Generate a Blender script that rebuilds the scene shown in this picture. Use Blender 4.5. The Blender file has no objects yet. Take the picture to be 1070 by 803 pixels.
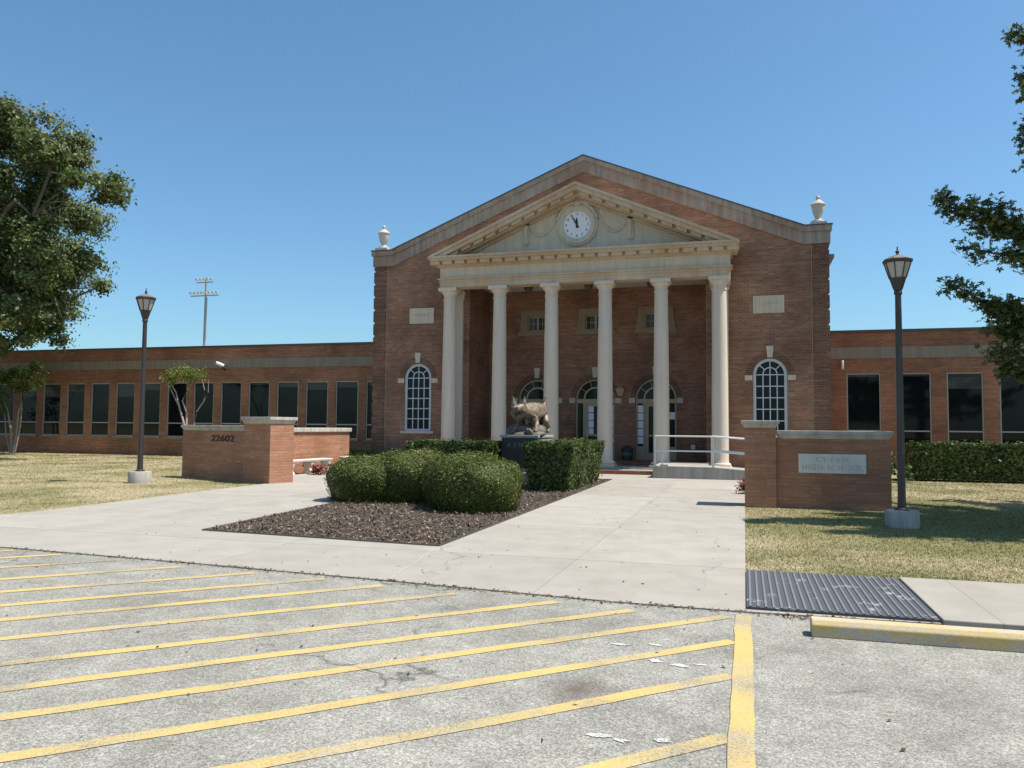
import bpy, bmesh, math, random
import numpy as np
from mathutils import Vector, Matrix
from mathutils.geometry import tessellate_polygon
rnd = random.Random(7)
rng = np.random.default_rng(7)
sc = bpy.context.scene
COL = sc.collection
R = math.radians
PI = math.pi

# ------------------------------------------------------------------ camera
F_PX, W_PX = 825.0, 1070.0
YAW, PITCH, ROLL = R(16.4), math.atan(45.5 / 825.0), 0.009
f = Vector((-math.sin(YAW) * math.cos(PITCH), math.cos(YAW) * math.cos(PITCH), math.sin(PITCH)))
r0 = Vector((math.cos(YAW), math.sin(YAW), 0))
u0 = r0.cross(f)
rr = r0 * math.cos(ROLL) + u0 * math.sin(ROLL)
uu = u0 * math.cos(ROLL) - r0 * math.sin(ROLL)
cam = bpy.data.cameras.new("camera")
cam.sensor_width = 36.0
cam.lens = F_PX / W_PX * 36.0
cam.clip_end = 3000
cam_o = bpy.data.objects.new("camera", cam)
COL.objects.link(cam_o)
M = Matrix((rr, uu, -f)).transposed().to_4x4()
M.translation = Vector((0, 0, 1.6))
cam_o.matrix_world = M
sc.camera = cam_o

# ------------------------------------------------------------------ light
SUN_EL, SUN_ROT = R(62.5), R(85.4)
world = bpy.data.worlds.new("World")
sc.world = world
world.use_nodes = True
wn = world.node_tree
sky = wn.nodes.new('ShaderNodeTexSky')
sky.sky_type = 'NISHITA'
sky.sun_disc = False
sky.sun_elevation = SUN_EL
sky.sun_rotation = SUN_ROT
sky.air_density = 1.0
sky.dust_density = 1.2
sky.ozone_density = 0.9
tint = wn.nodes.new('ShaderNodeMix')      # the camera's cyan-leaning rendering of the clear sky
tint.data_type = 'RGBA'
tint.blend_type = 'MULTIPLY'
tint.inputs[0].default_value = 1.0
tint.inputs[7].default_value = (0.66, 0.945, 1.07, 1)
wn.links.new(sky.outputs[0], tint.inputs[6])
wn.links.new(tint.outputs[2], wn.nodes['Background'].inputs[0])
wn.nodes['Background'].inputs[1].default_value = 0.115
sl = bpy.data.lights.new("sun", 'SUN')
sl.energy = 5.0
sl.angle = R(0.53)
sl.color = (1.0, 0.95, 0.87)
so = bpy.data.objects.new("sun", sl)
COL.objects.link(so)
sd = Vector((math.sin(SUN_ROT) * math.cos(SUN_EL), math.cos(SUN_ROT) * math.cos(SUN_EL), math.sin(SUN_EL)))
so.rotation_euler = sd.to_track_quat('Z', 'Y').to_euler()
so.location = (30, 0, 60)
sc.view_settings.view_transform = 'Standard'
sc.view_settings.look = 'None'
sc.view_settings.exposure = 0.42
sc.view_settings.gamma = 1.0
sc.view_settings.use_curve_mapping = False

# ------------------------------------------------------------------ material helpers
def new_mat(name):
    m = bpy.data.materials.new(name)
    m.use_nodes = True
    nt = m.node_tree
    return m, nt, nt.nodes['Principled BSDF']

def nd(nt, t, ins=None, **kw):
    n = nt.nodes.new(t)
    for k, v in kw.items():
        setattr(n, k, v)
    for k, v in (ins or {}).items():
        if isinstance(v, bpy.types.NodeSocket):
            nt.links.new(v, n.inputs[k])
        else:
            n.inputs[k].default_value = v
    return n

def pos(nt):
    return nd(nt, 'ShaderNodeNewGeometry').outputs['Position']

def noise(nt, vec, scale, detail=4, rough=0.55, out='Fac'):
    return nd(nt, 'ShaderNodeTexNoise', {'Vector': vec, 'Scale': scale, 'Detail': detail, 'Roughness': rough}).outputs[out]

def ramp(nt, fac, stops):
    n = nd(nt, 'ShaderNodeValToRGB', {'Fac': fac})
    e = n.color_ramp.elements
    while len(e) < len(stops):
        e.new(0.5)
    for i, (p, c) in enumerate(stops):
        e[i].position = p
        if isinstance(c, (int, float)):
            c = (c, c, c)
        e[i].color = (*c[:3], 1)
    return n.outputs['Color']

def mix(nt, fac, a, b, mode='MIX'):
    n = nd(nt, 'ShaderNodeMix', data_type='RGBA', blend_type=mode, clamp_factor=True)
    for s, v in (('Factor_Float', fac), ('A_Color', a), ('B_Color', b)):
        sock = [i for i in n.inputs if i.identifier == s][0]
        if isinstance(v, bpy.types.NodeSocket):
            nt.links.new(v, sock)
        else:
            sock.default_value = (*v[:3], 1) if isinstance(v, (tuple, list)) else v
    return [o for o in n.outputs if o.identifier == 'Result_Color'][0]

def mth(nt, op, a, b=0.0, c=None):
    n = nd(nt, 'ShaderNodeMath', operation=op)
    for i, v in enumerate((a, b) if c is None else (a, b, c)):
        if isinstance(v, bpy.types.NodeSocket):
            nt.links.new(v, n.inputs[i])
        else:
            n.inputs[i].default_value = v
    return n.outputs[0]

def bump(nt, bs, h, strength=0.3, dist=0.01):
    b = nd(nt, 'ShaderNodeBump', {'Height': h, 'Strength': strength, 'Distance': dist})
    nt.links.new(b.outputs[0], bs.inputs['Normal'])

def setc(nt, bs, col, rough=0.8, metal=0.0, spec=None):
    if isinstance(col, bpy.types.NodeSocket):
        nt.links.new(col, bs.inputs['Base Color'])
    else:
        bs.inputs['Base Color'].default_value = (*col, 1)
    if isinstance(rough, bpy.types.NodeSocket):
        nt.links.new(rough, bs.inputs['Roughness'])
    else:
        bs.inputs['Roughness'].default_value = rough
    bs.inputs['Metallic'].default_value = metal
    if spec is not None:
        bs.inputs['Specular IOR Level'].default_value = spec

def plain(name, col, rough=0.7, metal=0.0, var=0.15, scale=3.0, spec=None, bmp=0.0):
    m, nt, bs = new_mat(name)
    p = pos(nt)
    n = noise(nt, p, scale, 5)
    c = mix(nt, n, tuple(x * (1 - var) for x in col), tuple(min(1, x * (1 + var)) for x in col))
    setc(nt, bs, c, rough, metal, spec)
    if bmp:
        bump(nt, bs, noise(nt, p, scale * 20, 4), bmp, 0.01)
    return m

def brick_mat(name, ca, cb, cc, mortar, bw=0.215, bh=0.075, mort=0.010, stain=0.35):
    m, nt, bs = new_mat(name)
    uv = nd(nt, 'ShaderNodeTexCoord').outputs['UV']
    p = pos(nt)
    b1 = nd(nt, 'ShaderNodeTexBrick', {'Vector': uv, 'Color1': (*ca, 1), 'Color2': (*cb, 1), 'Mortar': (*mortar, 1), 'Scale': 1.0,
            'Mortar Size': mort, 'Mortar Smooth': 0.15, 'Bias': -0.1, 'Brick Width': bw, 'Row Height': bh})
    b1.offset = 0.5
    big = ramp(nt, noise(nt, p, 0.55, 6, 0.6), [(0.35, 1 - stain), (0.7, 1.12)])
    uv2 = nd(nt, 'ShaderNodeMapping', {'Vector': uv, 'Scale': (4.65, 13.33, 1)}).outputs[0]
    cell = nd(nt, 'ShaderNodeTexWhiteNoise', {'Vector': nd(nt, 'ShaderNodeVectorMath', {0: uv2}, operation='FLOOR').outputs[0]}, noise_dimensions='2D').outputs['Value']
    odd = ramp(nt, cell, [(0.0, 0.0), (0.78, 0.0), (0.9, 0.75)])
    not_m = mth(nt, 'SUBTRACT', 1.0, b1.outputs['Fac'])
    c = mix(nt, mth(nt, 'MULTIPLY', odd, not_m), b1.outputs['Color'], cc)
    c = mix(nt, 1.0, c, big, 'MULTIPLY')
    row = noise(nt, nd(nt, 'ShaderNodeMapping', {'Vector': uv, 'Scale': (0.5, 9.0, 1)}).outputs[0], 1.0, 3)
    c = mix(nt, 1.0, c, ramp(nt, row, [(0.3, 0.82), (0.7, 1.12)]), 'MULTIPLY')
    c = mix(nt, 1.0, c, ramp(nt, noise(nt, p, 40, 3), [(0.3, 0.85), (0.7, 1.1)]), 'MULTIPLY')
    setc(nt, bs, c, 0.9, 0, 0.25)
    bump(nt, bs, mth(nt, 'ADD', not_m, mth(nt, 'MULTIPLY', noise(nt, p, 60, 3), 0.3)), 0.5, 0.006)
    return m

def stone_mat(name, ca, cb, streak=0.25, tint=None, tint_scale=0.8):
    m, nt, bs = new_mat(name)
    p = pos(nt)
    c = mix(nt, noise(nt, p, 1.3, 6, 0.6), ca, cb)
    if tint:
        c = mix(nt, ramp(nt, noise(nt, p, tint_scale, 5, 0.6), [(0.42, 0.0), (0.62, 0.9)]), c, tint)
    st = noise(nt, nd(nt, 'ShaderNodeMapping', {'Vector': p, 'Scale': (6, 6, 0.5)}).outputs[0], 1.0, 5, 0.65)
    c = mix(nt, 1.0, c, ramp(nt, st, [(0.3, 1 - streak), (0.65, 1.05)]), 'MULTIPLY')
    c = mix(nt, 1.0, c, ramp(nt, noise(nt, p, 30, 4), [(0.3, 0.9), (0.7, 1.06)]), 'MULTIPLY')
    setc(nt, bs, c, 0.85, 0, 0.3)
    bump(nt, bs, noise(nt, p, 45, 4), 0.15, 0.004)
    return m

def leaf_mat(name, stops, trans=0.35, rough=0.5, spec=0.35):
    m, nt, bs = new_mat(name)
    g = nd(nt, 'ShaderNodeNewGeometry')
    fac = g.outputs['Random Per Island']
    n = noise(nt, g.outputs['Position'], 1.6, 3)
    fac = mth(nt, 'ADD', mth(nt, 'MULTIPLY', fac, 0.7), mth(nt, 'MULTIPLY', n, 0.45))
    c = ramp(nt, mth(nt, 'SUBTRACT', fac, 0.08), stops)
    setc(nt, bs, c, rough, 0, spec)
    tr = nd(nt, 'ShaderNodeBsdfTranslucent', {'Color': mix(nt, 1.0, c, (1.2, 1.3, 0.6), 'MULTIPLY')})
    ms = nd(nt, 'ShaderNodeMixShader', {0: trans})
    nt.links.new(bs.outputs[0], ms.inputs[1])
    nt.links.new(tr.outputs[0], ms.inputs[2])
    nt.links.new(ms.outputs[0], nt.nodes['Material Output'].inputs[0])
    return m

def asphalt_color(nt, p):
    ag = nd(nt, 'ShaderNodeTexVoronoi', {'Vector': p, 'Scale': 120.0}, feature='F1')
    ag2 = nd(nt, 'ShaderNodeTexVoronoi', {'Vector': p, 'Scale': 60.0}, feature='F1')
    c = ramp(nt, nd(nt, 'ShaderNodeSeparateColor', {0: ag.outputs['Color']}).outputs[0],
             [(0.0, (0.16, 0.151, 0.13)), (0.3, (0.25, 0.237, 0.203)), (0.7, (0.315, 0.30, 0.256)), (1.0, (0.44, 0.417, 0.357))])
    gap = ramp(nt, ag.outputs['Distance'], [(0.45, 1.0), (0.9, 0.7)])
    c = mix(nt, 1.0, c, gap, 'MULTIPLY')
    w = ramp(nt, nd(nt, 'ShaderNodeSeparateColor', {0: ag2.outputs['Color']}).outputs[1], [(0.9, 0.0), (0.97, 0.4)])
    c = mix(nt, w, c, (0.5, 0.48, 0.43))
    crk = nd(nt, 'ShaderNodeTexVoronoi', {'Vector': nd(nt, 'ShaderNodeVectorMath', {0: p, 1: nd(nt, 'ShaderNodeVectorMath', {0: nd(nt, 'ShaderNodeTexNoise', {'Vector': p, 'Scale': 2.5, 'Detail': 5}).outputs['Color'], 'Scale': 0.5}, operation='SCALE').outputs[0]}, operation='ADD').outputs[0], 'Scale': 0.32}, feature='DISTANCE_TO_EDGE').outputs['Distance']
    crk = mth(nt, 'MULTIPLY', ramp(nt, crk, [(0.0, 0.75), (0.006, 0.0)]), ramp(nt, noise(nt, p, 0.5, 2), [(0.5, 0.0), (0.62, 1.0)]))
    c = mix(nt, crk, c, (0.05, 0.048, 0.045))
    c = mix(nt, 1.0, c, ramp(nt, noise(nt, p, 0.7, 6, 0.62), [(0.3, 0.7), (0.5, 0.98), (0.72, 1.18)]), 'MULTIPLY')
    c = mix(nt, 1.0, c, ramp(nt, noise(nt, p, 4.0, 5), [(0.3, 0.85), (0.7, 1.12)]), 'MULTIPLY')
    sp = nd(nt, 'ShaderNodeVectorMath', {0: p, 1: (-0.98, 4.84, 0.0)}, operation='DISTANCE').outputs['Value']
    sp = mth(nt, 'ADD', sp, mth(nt, 'MULTIPLY', noise(nt, p, 7, 4), 0.3))
    c = mix(nt, ramp(nt, sp, [(0.18, 0.75), (0.42, 0.0)]), c, (0.10, 0.07, 0.055))
    return c, ag.outputs['Distance']

MATS = {}
m, nt, bs = new_mat('asphalt')
p = pos(nt)
c, hgt = asphalt_color(nt, p)
setc(nt, bs, c, 0.9, 0, 0.25)
bump(nt, bs, mth(nt, 'SUBTRACT', 1.0, hgt), 0.16, 0.005)
MATS['asphalt'] = m

def paint_mat(name, col, col2, lo, hi):
    m, nt, bs = new_mat(name)
    p = pos(nt)
    c, hgt = asphalt_color(nt, p)
    y = mix(nt, noise(nt, p, 2.2, 5), col, col2)
    y = mix(nt, 1.0, y, ramp(nt, noise(nt, p, 60, 3), [(0.3, 0.86), (0.7, 1.08)]), 'MULTIPLY')
    wear = mth(nt, 'ADD', mth(nt, 'MULTIPLY', noise(nt, p, 0.9, 3), 0.75), mth(nt, 'MULTIPLY', noise(nt, p, 75, 3, 0.7), 0.5))
    fac = ramp(nt, wear, [(lo, 1.0), (hi, 0.0)])
    setc(nt, bs, mix(nt, fac, c, y), 0.85, 0, 0.25)
    bump(nt, bs, mth(nt, 'SUBTRACT', 1.0, hgt), 0.35, 0.005)
    return m
MATS['yellow_paint'] = paint_mat('yellow_paint', (0.52, 0.36, 0.115), (0.58, 0.43, 0.18), 0.58, 0.77)
MATS['white_paint'] = paint_mat('white_paint', (0.75, 0.75, 0.72), (0.8, 0.8, 0.78), 0.55, 0.70)

m, nt, bs = new_mat('concrete')
p = pos(nt)
c = mix(nt, noise(nt, p, 0.35, 6, 0.6), (0.335, 0.305, 0.262), (0.405, 0.37, 0.325))
c = mix(nt, 1.0, c, ramp(nt, noise(nt, p, 1.8, 6, 0.65), [(0.3, 0.88), (0.6, 1.03)]), 'MULTIPLY')
c = mix(nt, 1.0, c, ramp(nt, noise(nt, p, 90, 3), [(0.3, 0.93), (0.7, 1.05)]), 'MULTIPLY')
spots = nd(nt, 'ShaderNodeTexVoronoi', {'Vector': p, 'Scale': 0.9}, feature='F1').outputs['Distance']
c = mix(nt, ramp(nt, spots, [(0.02, 0.5), (0.05, 0.0)]), c, (0.13, 0.12, 0.11))
sep = nd(nt, 'ShaderNodeSeparateXYZ', {0: p})
wob = mth(nt, 'MULTIPLY', mth(nt, 'SUBTRACT', noise(nt, p, 3.0, 3), 0.5), 0.02)
def joint(nt, coord, period, off, w):
    q = mth(nt, 'FRACT', mth(nt, 'DIVIDE', mth(nt, 'SUBTRACT', mth(nt, 'ADD', coord, wob), off), period))
    q = mth(nt, 'MULTIPLY', mth(nt, 'MINIMUM', q, mth(nt, 'SUBTRACT', 1.0, q)), period)
    return mth(nt, 'LESS_THAN', q, w)
cell = nd(nt, 'ShaderNodeCombineXYZ', {0: mth(nt, 'FLOOR', mth(nt, 'DIVIDE', mth(nt, 'ADD', sep.outputs[0], 1.95), 3.95)), 1: mth(nt, 'FLOOR', mth(nt, 'DIVIDE', mth(nt, 'SUBTRACT', sep.outputs[1], 9.45), 3.05))}).outputs[0]
slab = nd(nt, 'ShaderNodeTexWhiteNoise', {'Vector': cell}, noise_dimensions='3D').outputs['Value']
c = mix(nt, 1.0, c, ramp(nt, slab, [(0.0, (0.90, 0.89, 0.87)), (1.0, (1.03, 1.02, 1.0))]), 'MULTIPLY')
ck_ = nd(nt, 'ShaderNodeTexVoronoi', {'Vector': nd(nt, 'ShaderNodeVectorMath', {0: p, 1: nd(nt, 'ShaderNodeVectorMath', {0: nd(nt, 'ShaderNodeTexNoise', {'Vector': p, 'Scale': 1.8, 'Detail': 5}).outputs['Color'], 'Scale': 0.6}, operation='SCALE').outputs[0]}, operation='ADD').outputs[0], 'Scale': 0.21}, feature='DISTANCE_TO_EDGE').outputs['Distance']
ck_ = mth(nt, 'MULTIPLY', ramp(nt, ck_, [(0.0, 0.55), (0.003, 0.0)]), ramp(nt, noise(nt, p, 0.4, 2), [(0.52, 0.0), (0.6, 1.0)]))
c = mix(nt, ck_, c, (0.12, 0.10, 0.08))
stn = noise(nt, nd(nt, 'ShaderNodeMapping', {'Vector': p, 'Scale': (1.0, 0.35, 1)}).outputs[0], 0.9, 6, 0.68)
c = mix(nt, ramp(nt, stn, [(0.55, 0.0), (0.72, 0.35)]), c, (0.22, 0.19, 0.155))
j = mth(nt, 'MAXIMUM', joint(nt, sep.outputs[1], 3.05, 9.45, 0.011), mth(nt, 'MULTIPLY', joint(nt, sep.outputs[0], 3.95, -1.95, 0.008), 0.55))
c = mix(nt, mth(nt, 'MULTIPLY', j, 0.6), c, (0.12, 0.10, 0.08))
setc(nt, bs, c, 0.9, 0, 0.25)
bump(nt, bs, noise(nt, p, 70, 4), 0.15, 0.004)
MATS['concrete'] = m

def grass_color(nt, p):
    straw = ramp(nt, noise(nt, p, 0.4, 6, 0.66), [(0.36, 0.0), (0.58, 1.0)])
    dt = nd(nt, 'ShaderNodeVectorMath', {0: p, 1: (4.0, 14.9, 0.0)}, operation='DISTANCE').outputs['Value']
    dt = mth(nt, 'ADD', dt, mth(nt, 'MULTIPLY', noise(nt, p, 0.9, 4), 2.5))
    straw = mth(nt, 'MULTIPLY', straw, ramp(nt, mth(nt, 'MULTIPLY', dt, 0.1), [(0.36, 0.15), (0.62, 1.0)]))
    fine = noise(nt, p, 5.0, 4)
    g = mix(nt, fine, (0.11, 0.13, 0.035), (0.23, 0.225, 0.075))
    s = mix(nt, fine, (0.38, 0.31, 0.17), (0.55, 0.46, 0.29))
    return mix(nt, straw, g, s)
m, nt, bs = new_mat('lawn_soil')
p = pos(nt)
c = mix(nt, 0.35, grass_color(nt, p), (0.22, 0.17, 0.10))
c = mix(nt, 1.0, c, ramp(nt, noise(nt, p, 35, 4), [(0.3, 0.6), (0.7, 1.15)]), 'MULTIPLY')
setc(nt, bs, c, 0.95, 0, 0.1)
bump(nt, bs, noise(nt, p, 30, 5), 0.6, 0.03)
MATS['lawn'] = m
m, nt, bs = new_mat('grass_blade')
g = nd(nt, 'ShaderNodeNewGeometry')
c = grass_color(nt, g.outputs['Position'])
c = mix(nt, 1.0, c, ramp(nt, g.outputs['Random Per Island'], [(0.0, 0.5), (0.7, 1.15), (1.0, 1.6)]), 'MULTIPLY')
setc(nt, bs, c, 0.8, 0, 0.15)
MATS['grass'] = m

m, nt, bs = new_mat('mulch')
p = pos(nt)
v = nd(nt, 'ShaderNodeTexVoronoi', {'Vector': nd(nt, 'ShaderNodeMapping', {'Vector': p, 'Scale': (1, 1.6, 1)}).outputs[0], 'Scale': 28.0})
c = ramp(nt, nd(nt, 'ShaderNodeSeparateColor', {0: v.outputs['Color']}).outputs[0], [(0.0, (0.03, 0.024, 0.02)), (0.6, (0.085, 0.068, 0.056)), (1.0, (0.17, 0.14, 0.115))])
setc(nt, bs, c, 0.95, 0, 0.1)
bump(nt, bs, v.outputs['Distance'], 0.8, 0.03)
MATS['mulch'] = m
m, nt, bs = new_mat('mulch_chip')
g = nd(nt, 'ShaderNodeNewGeometry')
c = ramp(nt, g.outputs['Random Per Island'], [(0.0, (0.05, 0.037, 0.026)), (0.6, (0.13, 0.10, 0.073)), (0.88, (0.20, 0.158, 0.118)), (0.96, (0.36, 0.23, 0.155)), (1.0, (0.55, 0.48, 0.40))])
setc(nt, bs, c, 0.9, 0, 0.15)
MATS['chip'] = m
m, nt, bs = new_mat('dry_leaf')
g = nd(nt, 'ShaderNodeNewGeometry')
c = ramp(nt, g.outputs['Random Per Island'], [(0.0, (0.05, 0.035, 0.025)), (0.6, (0.16, 0.10, 0.06)), (1.0, (0.32, 0.22, 0.12))])
setc(nt, bs, c, 0.9, 0, 0.15)
MATS['dry_leaf'] = m

MATS['brick_hall'] = brick_mat('brick_hall', (0.37, 0.168, 0.094), (0.262, 0.121, 0.07), (0.39, 0.235, 0.155), (0.34, 0.25, 0.19), stain=0.42)
MATS['brick_quoin'] = brick_mat('brick_quoin', (0.22, 0.10, 0.065), (0.165, 0.078, 0.052), (0.28, 0.15, 0.10), (0.25, 0.18, 0.135))
MATS['brick_wing'] = brick_mat('brick_wing', (0.41, 0.16, 0.08), (0.31, 0.12, 0.062), (0.42, 0.20, 0.12), (0.34, 0.24, 0.17))
MATS['brick_garden'] = brick_mat('brick_garden', (0.42, 0.195, 0.112), (0.36, 0.16, 0.092), (0.46, 0.235, 0.145), (0.31, 0.18, 0.12), stain=0.18)
MATS['brick_step'] = brick_mat('brick_step', (0.36, 0.15, 0.08), (0.30, 0.12, 0.065), (0.40, 0.19, 0.10), (0.30, 0.2, 0.14), bw=0.1, bh=0.2)
MATS['stone'] = stone_mat('limestone', (0.57, 0.485, 0.375), (0.65, 0.565, 0.445), streak=0.18)
MATS['stone_tan'] = stone_mat('limestone_tan', (0.55, 0.45, 0.33), (0.62, 0.51, 0.38), streak=0.15, tint=(0.52, 0.37, 0.24))
MATS['stone_dark'] = stone_mat('window_stone', (0.29, 0.23, 0.16), (0.34, 0.27, 0.19), streak=0.15)
MATS['joint'] = plain('joint_sealant', (0.34, 0.27, 0.21), 0.9)
MATS['stone_rust'] = stone_mat('limestone_weathered', (0.33, 0.28, 0.23), (0.39, 0.34, 0.29), streak=0.4, tint=(0.33, 0.22, 0.17))
MATS['stone_band'] = stone_mat('limestone_band', (0.26, 0.215, 0.165), (0.32, 0.27, 0.21))
MATS['stone_cap'] = stone_mat('limestone_cap', (0.42, 0.38, 0.32), (0.55, 0.51, 0.44), streak=0.35)
MATS['stone_white'] = stone_mat('pale_stone', (0.62, 0.57, 0.52), (0.72, 0.68, 0.63), streak=0.15)
MATS['stone_urn'] = stone_mat('urn_stone', (0.47, 0.42, 0.37), (0.56, 0.51, 0.45), streak=0.2)
MATS['column'] = stone_mat('column_paint', (0.61, 0.515, 0.415), (0.68, 0.575, 0.47), streak=0.08)
MATS['ceiling'] = plain('porch_ceiling', (0.62, 0.57, 0.48), 0.85, var=0.06, scale=0.8)
MATS['conc_rough'] = stone_mat('rough_concrete', (0.36, 0.33, 0.29), (0.46, 0.43, 0.38), streak=0.35)
MATS['frame_white'] = plain('window_paint', (0.52, 0.55, 0.58), 0.5, var=0.05)
MATS['frame_alu'] = plain('window_aluminium', (0.42, 0.40, 0.37), 0.45, 0.3, var=0.08)
MATS['frame_beige'] = plain('door_paint', (0.42, 0.34, 0.23), 0.55, var=0.08)
MATS['flashing'] = plain('dark_flashing', (0.10, 0.10, 0.105), 0.5, 0.4, var=0.1)
MATS['bronze_pole'] = plain('dark_bronze_paint', (0.045, 0.038, 0.036), 0.45, 0.2, var=0.2)
MATS['lamp_roof'] = plain('lamp_roof_paint', (0.19, 0.16, 0.13), 0.5, 0.1, var=0.2)
MATS['rail'] = plain('rail_paint', (0.62, 0.62, 0.60), 0.4, 0.2, var=0.06)
MATS['black_metal'] = plain('black_metal', (0.02, 0.02, 0.022), 0.4, 0.3)
MATS['granite'] = plain('dark_granite', (0.062, 0.055, 0.048), 0.6, var=0.4, scale=60, spec=0.2)
MATS['granite_light'] = plain('pedestal_concrete', (0.33, 0.31, 0.28), 0.8, var=0.15, scale=8, bmp=0.1)
MATS['letter_light'] = plain('engraved_grey', (0.22, 0.22, 0.215), 0.7)
MATS['letter_dark'] = plain('bronze_letter', (0.035, 0.022, 0.018), 0.5, 0.3)
MATS['letter_stone'] = plain('cut_letter', (0.47, 0.435, 0.39), 0.9)
m, nt, bs = new_mat('weathered_bronze')
p = pos(nt)
c = ramp(nt, noise(nt, p, 9.0, 6, 0.6), [(0.30, (0.06, 0.042, 0.03)), (0.5, (0.21, 0.15, 0.105)), (0.68, (0.38, 0.30, 0.225))])
setc(nt, bs, c, 0.5, 0.25, 0.4)
bump(nt, bs, mth(nt, 'ADD', noise(nt, nd(nt, 'ShaderNodeMapping', {'Vector': p, 'Scale': (1, 1, 2.5)}).outputs[0], 14, 5), mth(nt, 'MULTIPLY', noise(nt, p, 5, 3), 0.8)), 0.5, 0.03)
MATS['bronze'] = m
MATS['rock'] = plain('statue_rock', (0.13, 0.11, 0.09), 0.6, 0.3, var=0.5, scale=9, bmp=0.6)
MATS['white_plastic'] = plain('white_plastic', (0.75, 0.75, 0.74), 0.4, var=0.03)
MATS['clock_face'] = plain('clock_face_white', (0.78, 0.78, 0.80), 0.5, var=0.03)
MATS['black'] = plain('black_paint', (0.015, 0.015, 0.017), 0.5)
MATS['paper'] = plain('paper', (0.82, 0.85, 0.92), 0.8, var=0.04)
MATS['bin'] = plain('dark_green_plastic', (0.035, 0.05, 0.045), 0.5)
MATS['bin_band'] = plain('green_grey_band', (0.12, 0.15, 0.135), 0.6)
MATS['sconce'] = plain('terracotta_glaze', (0.55, 0.33, 0.24), 0.5)
MATS['mast'] = plain('galvanised_steel', (0.33, 0.36, 0.38), 0.5, 0.3)
MATS['flood'] = plain('floodlight_shell', (0.6, 0.62, 0.64), 0.35, 0.3)
MATS['roof'] = plain('roof_gravel', (0.22, 0.20, 0.18), 0.9)

def glass_mat(name, col, rough=0.04, spec=0.16, var=True):
    m, nt, bs = new_mat(name)
    p = pos(nt)
    c = mix(nt, noise(nt, p, 1.1, 3), tuple(x * 0.6 for x in col), tuple(x * 1.5 for x in col))
    setc(nt, bs, c, rough, 0, spec)
    bump(nt, bs, noise(nt, p, 0.9, 2), 0.06, 0.02)
    return m
m, nt, bs = new_mat('dark_window_glass')
p = pos(nt)
rd = nd(nt, 'ShaderNodeObjectInfo').outputs['Random']
z_ = nd(nt, 'ShaderNodeSeparateXYZ', {0: p}).outputs[2]
drop = mth(nt, 'SUBTRACT', 3.75, mth(nt, 'MULTIPLY', mth(nt, 'MAXIMUM', mth(nt, 'SUBTRACT', rd, 0.35), 0.0), 1.6))
bl = mth(nt, 'GREATER_THAN', z_, drop)  # upper band painted like blinds, imitating varied reflections and a pale ceiling
band_stripe = ramp(nt, mth(nt, 'FRACT', mth(nt, 'MULTIPLY', z_, 18.0)), [(0.1, 0.5), (0.4, 1.0)])
c = mix(nt, noise(nt, p, 1.1, 3), (0.004, 0.005, 0.006), (0.010, 0.012, 0.014))
c = mix(nt, mth(nt, 'MULTIPLY', bl, 0.8), c, mix(nt, 1.0, (0.085, 0.083, 0.077), band_stripe, 'MULTIPLY'))
setc(nt, bs, c, 0.05, 0, 0.26)
bump(nt, bs, noise(nt, p, 0.8, 2), 0.12, 0.03)
MATS['glass'] = m
MATS['glass_blue'] = glass_mat('blue_grey_glass', (0.008, 0.011, 0.016), spec=0.2)
MATS['glass_door'] = glass_mat('door_glass', (0.03, 0.03, 0.026))
m, nt, bs = new_mat('frosted_lamp_glass')
setc(nt, bs, (0.52, 0.48, 0.43), 0.35)
bs.inputs['Transmission Weight'].default_value = 0.25
MATS['lamp_glass'] = m
MATS['lantern_glass'] = plain('smoky_lantern_glass', (0.11, 0.095, 0.075), 0.3)

m, nt, bs = new_mat('kerb_paint')
p = pos(nt)
wear = noise(nt, nd(nt, 'ShaderNodeMapping', {'Vector': p, 'Scale': (1.0, 3.0, 3.0)}).outputs[0], 2.4, 6, 0.7)
c = mix(nt, ramp(nt, wear, [(0.44, 0.0), (0.60, 1.0)]), (0.56, 0.40, 0.16), (0.46, 0.41, 0.34))
c = mix(nt, 1.0, c, ramp(nt, noise(nt, p, 60, 3), [(0.3, 0.85), (0.7, 1.08)]), 'MULTIPLY')
setc(nt, bs, c, 0.85, 0, 0.25)
bump(nt, bs, noise(nt, p, 60, 4), 0.3, 0.005)
MATS['kerb_paint'] = m
m, nt, bs = new_mat('worn_rubber')
p = pos(nt)
w = noise(nt, p, 3.2, 6, 0.72)
sepz = nd(nt, 'ShaderNodeSeparateXYZ', {0: p}).outputs
hi = ramp(nt, sepz[2], [(0.046, 0.0), (0.049, 1.0)])
far = ramp(nt, sepz[1], [(0.0, 0.0), (1.0, 1.0)])
c = mix(nt, ramp(nt, w, [(0.58, 0.0), (0.66, 0.8)]), (0.075, 0.078, 0.085), (0.42, 0.42, 0.42))
c = mix(nt, mth(nt, 'MULTIPLY', hi, 0.3), c, (0.35, 0.36, 0.38))
setc(nt, bs, c, 0.8, 0, 0.3)
MATS['rubber'] = m

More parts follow.
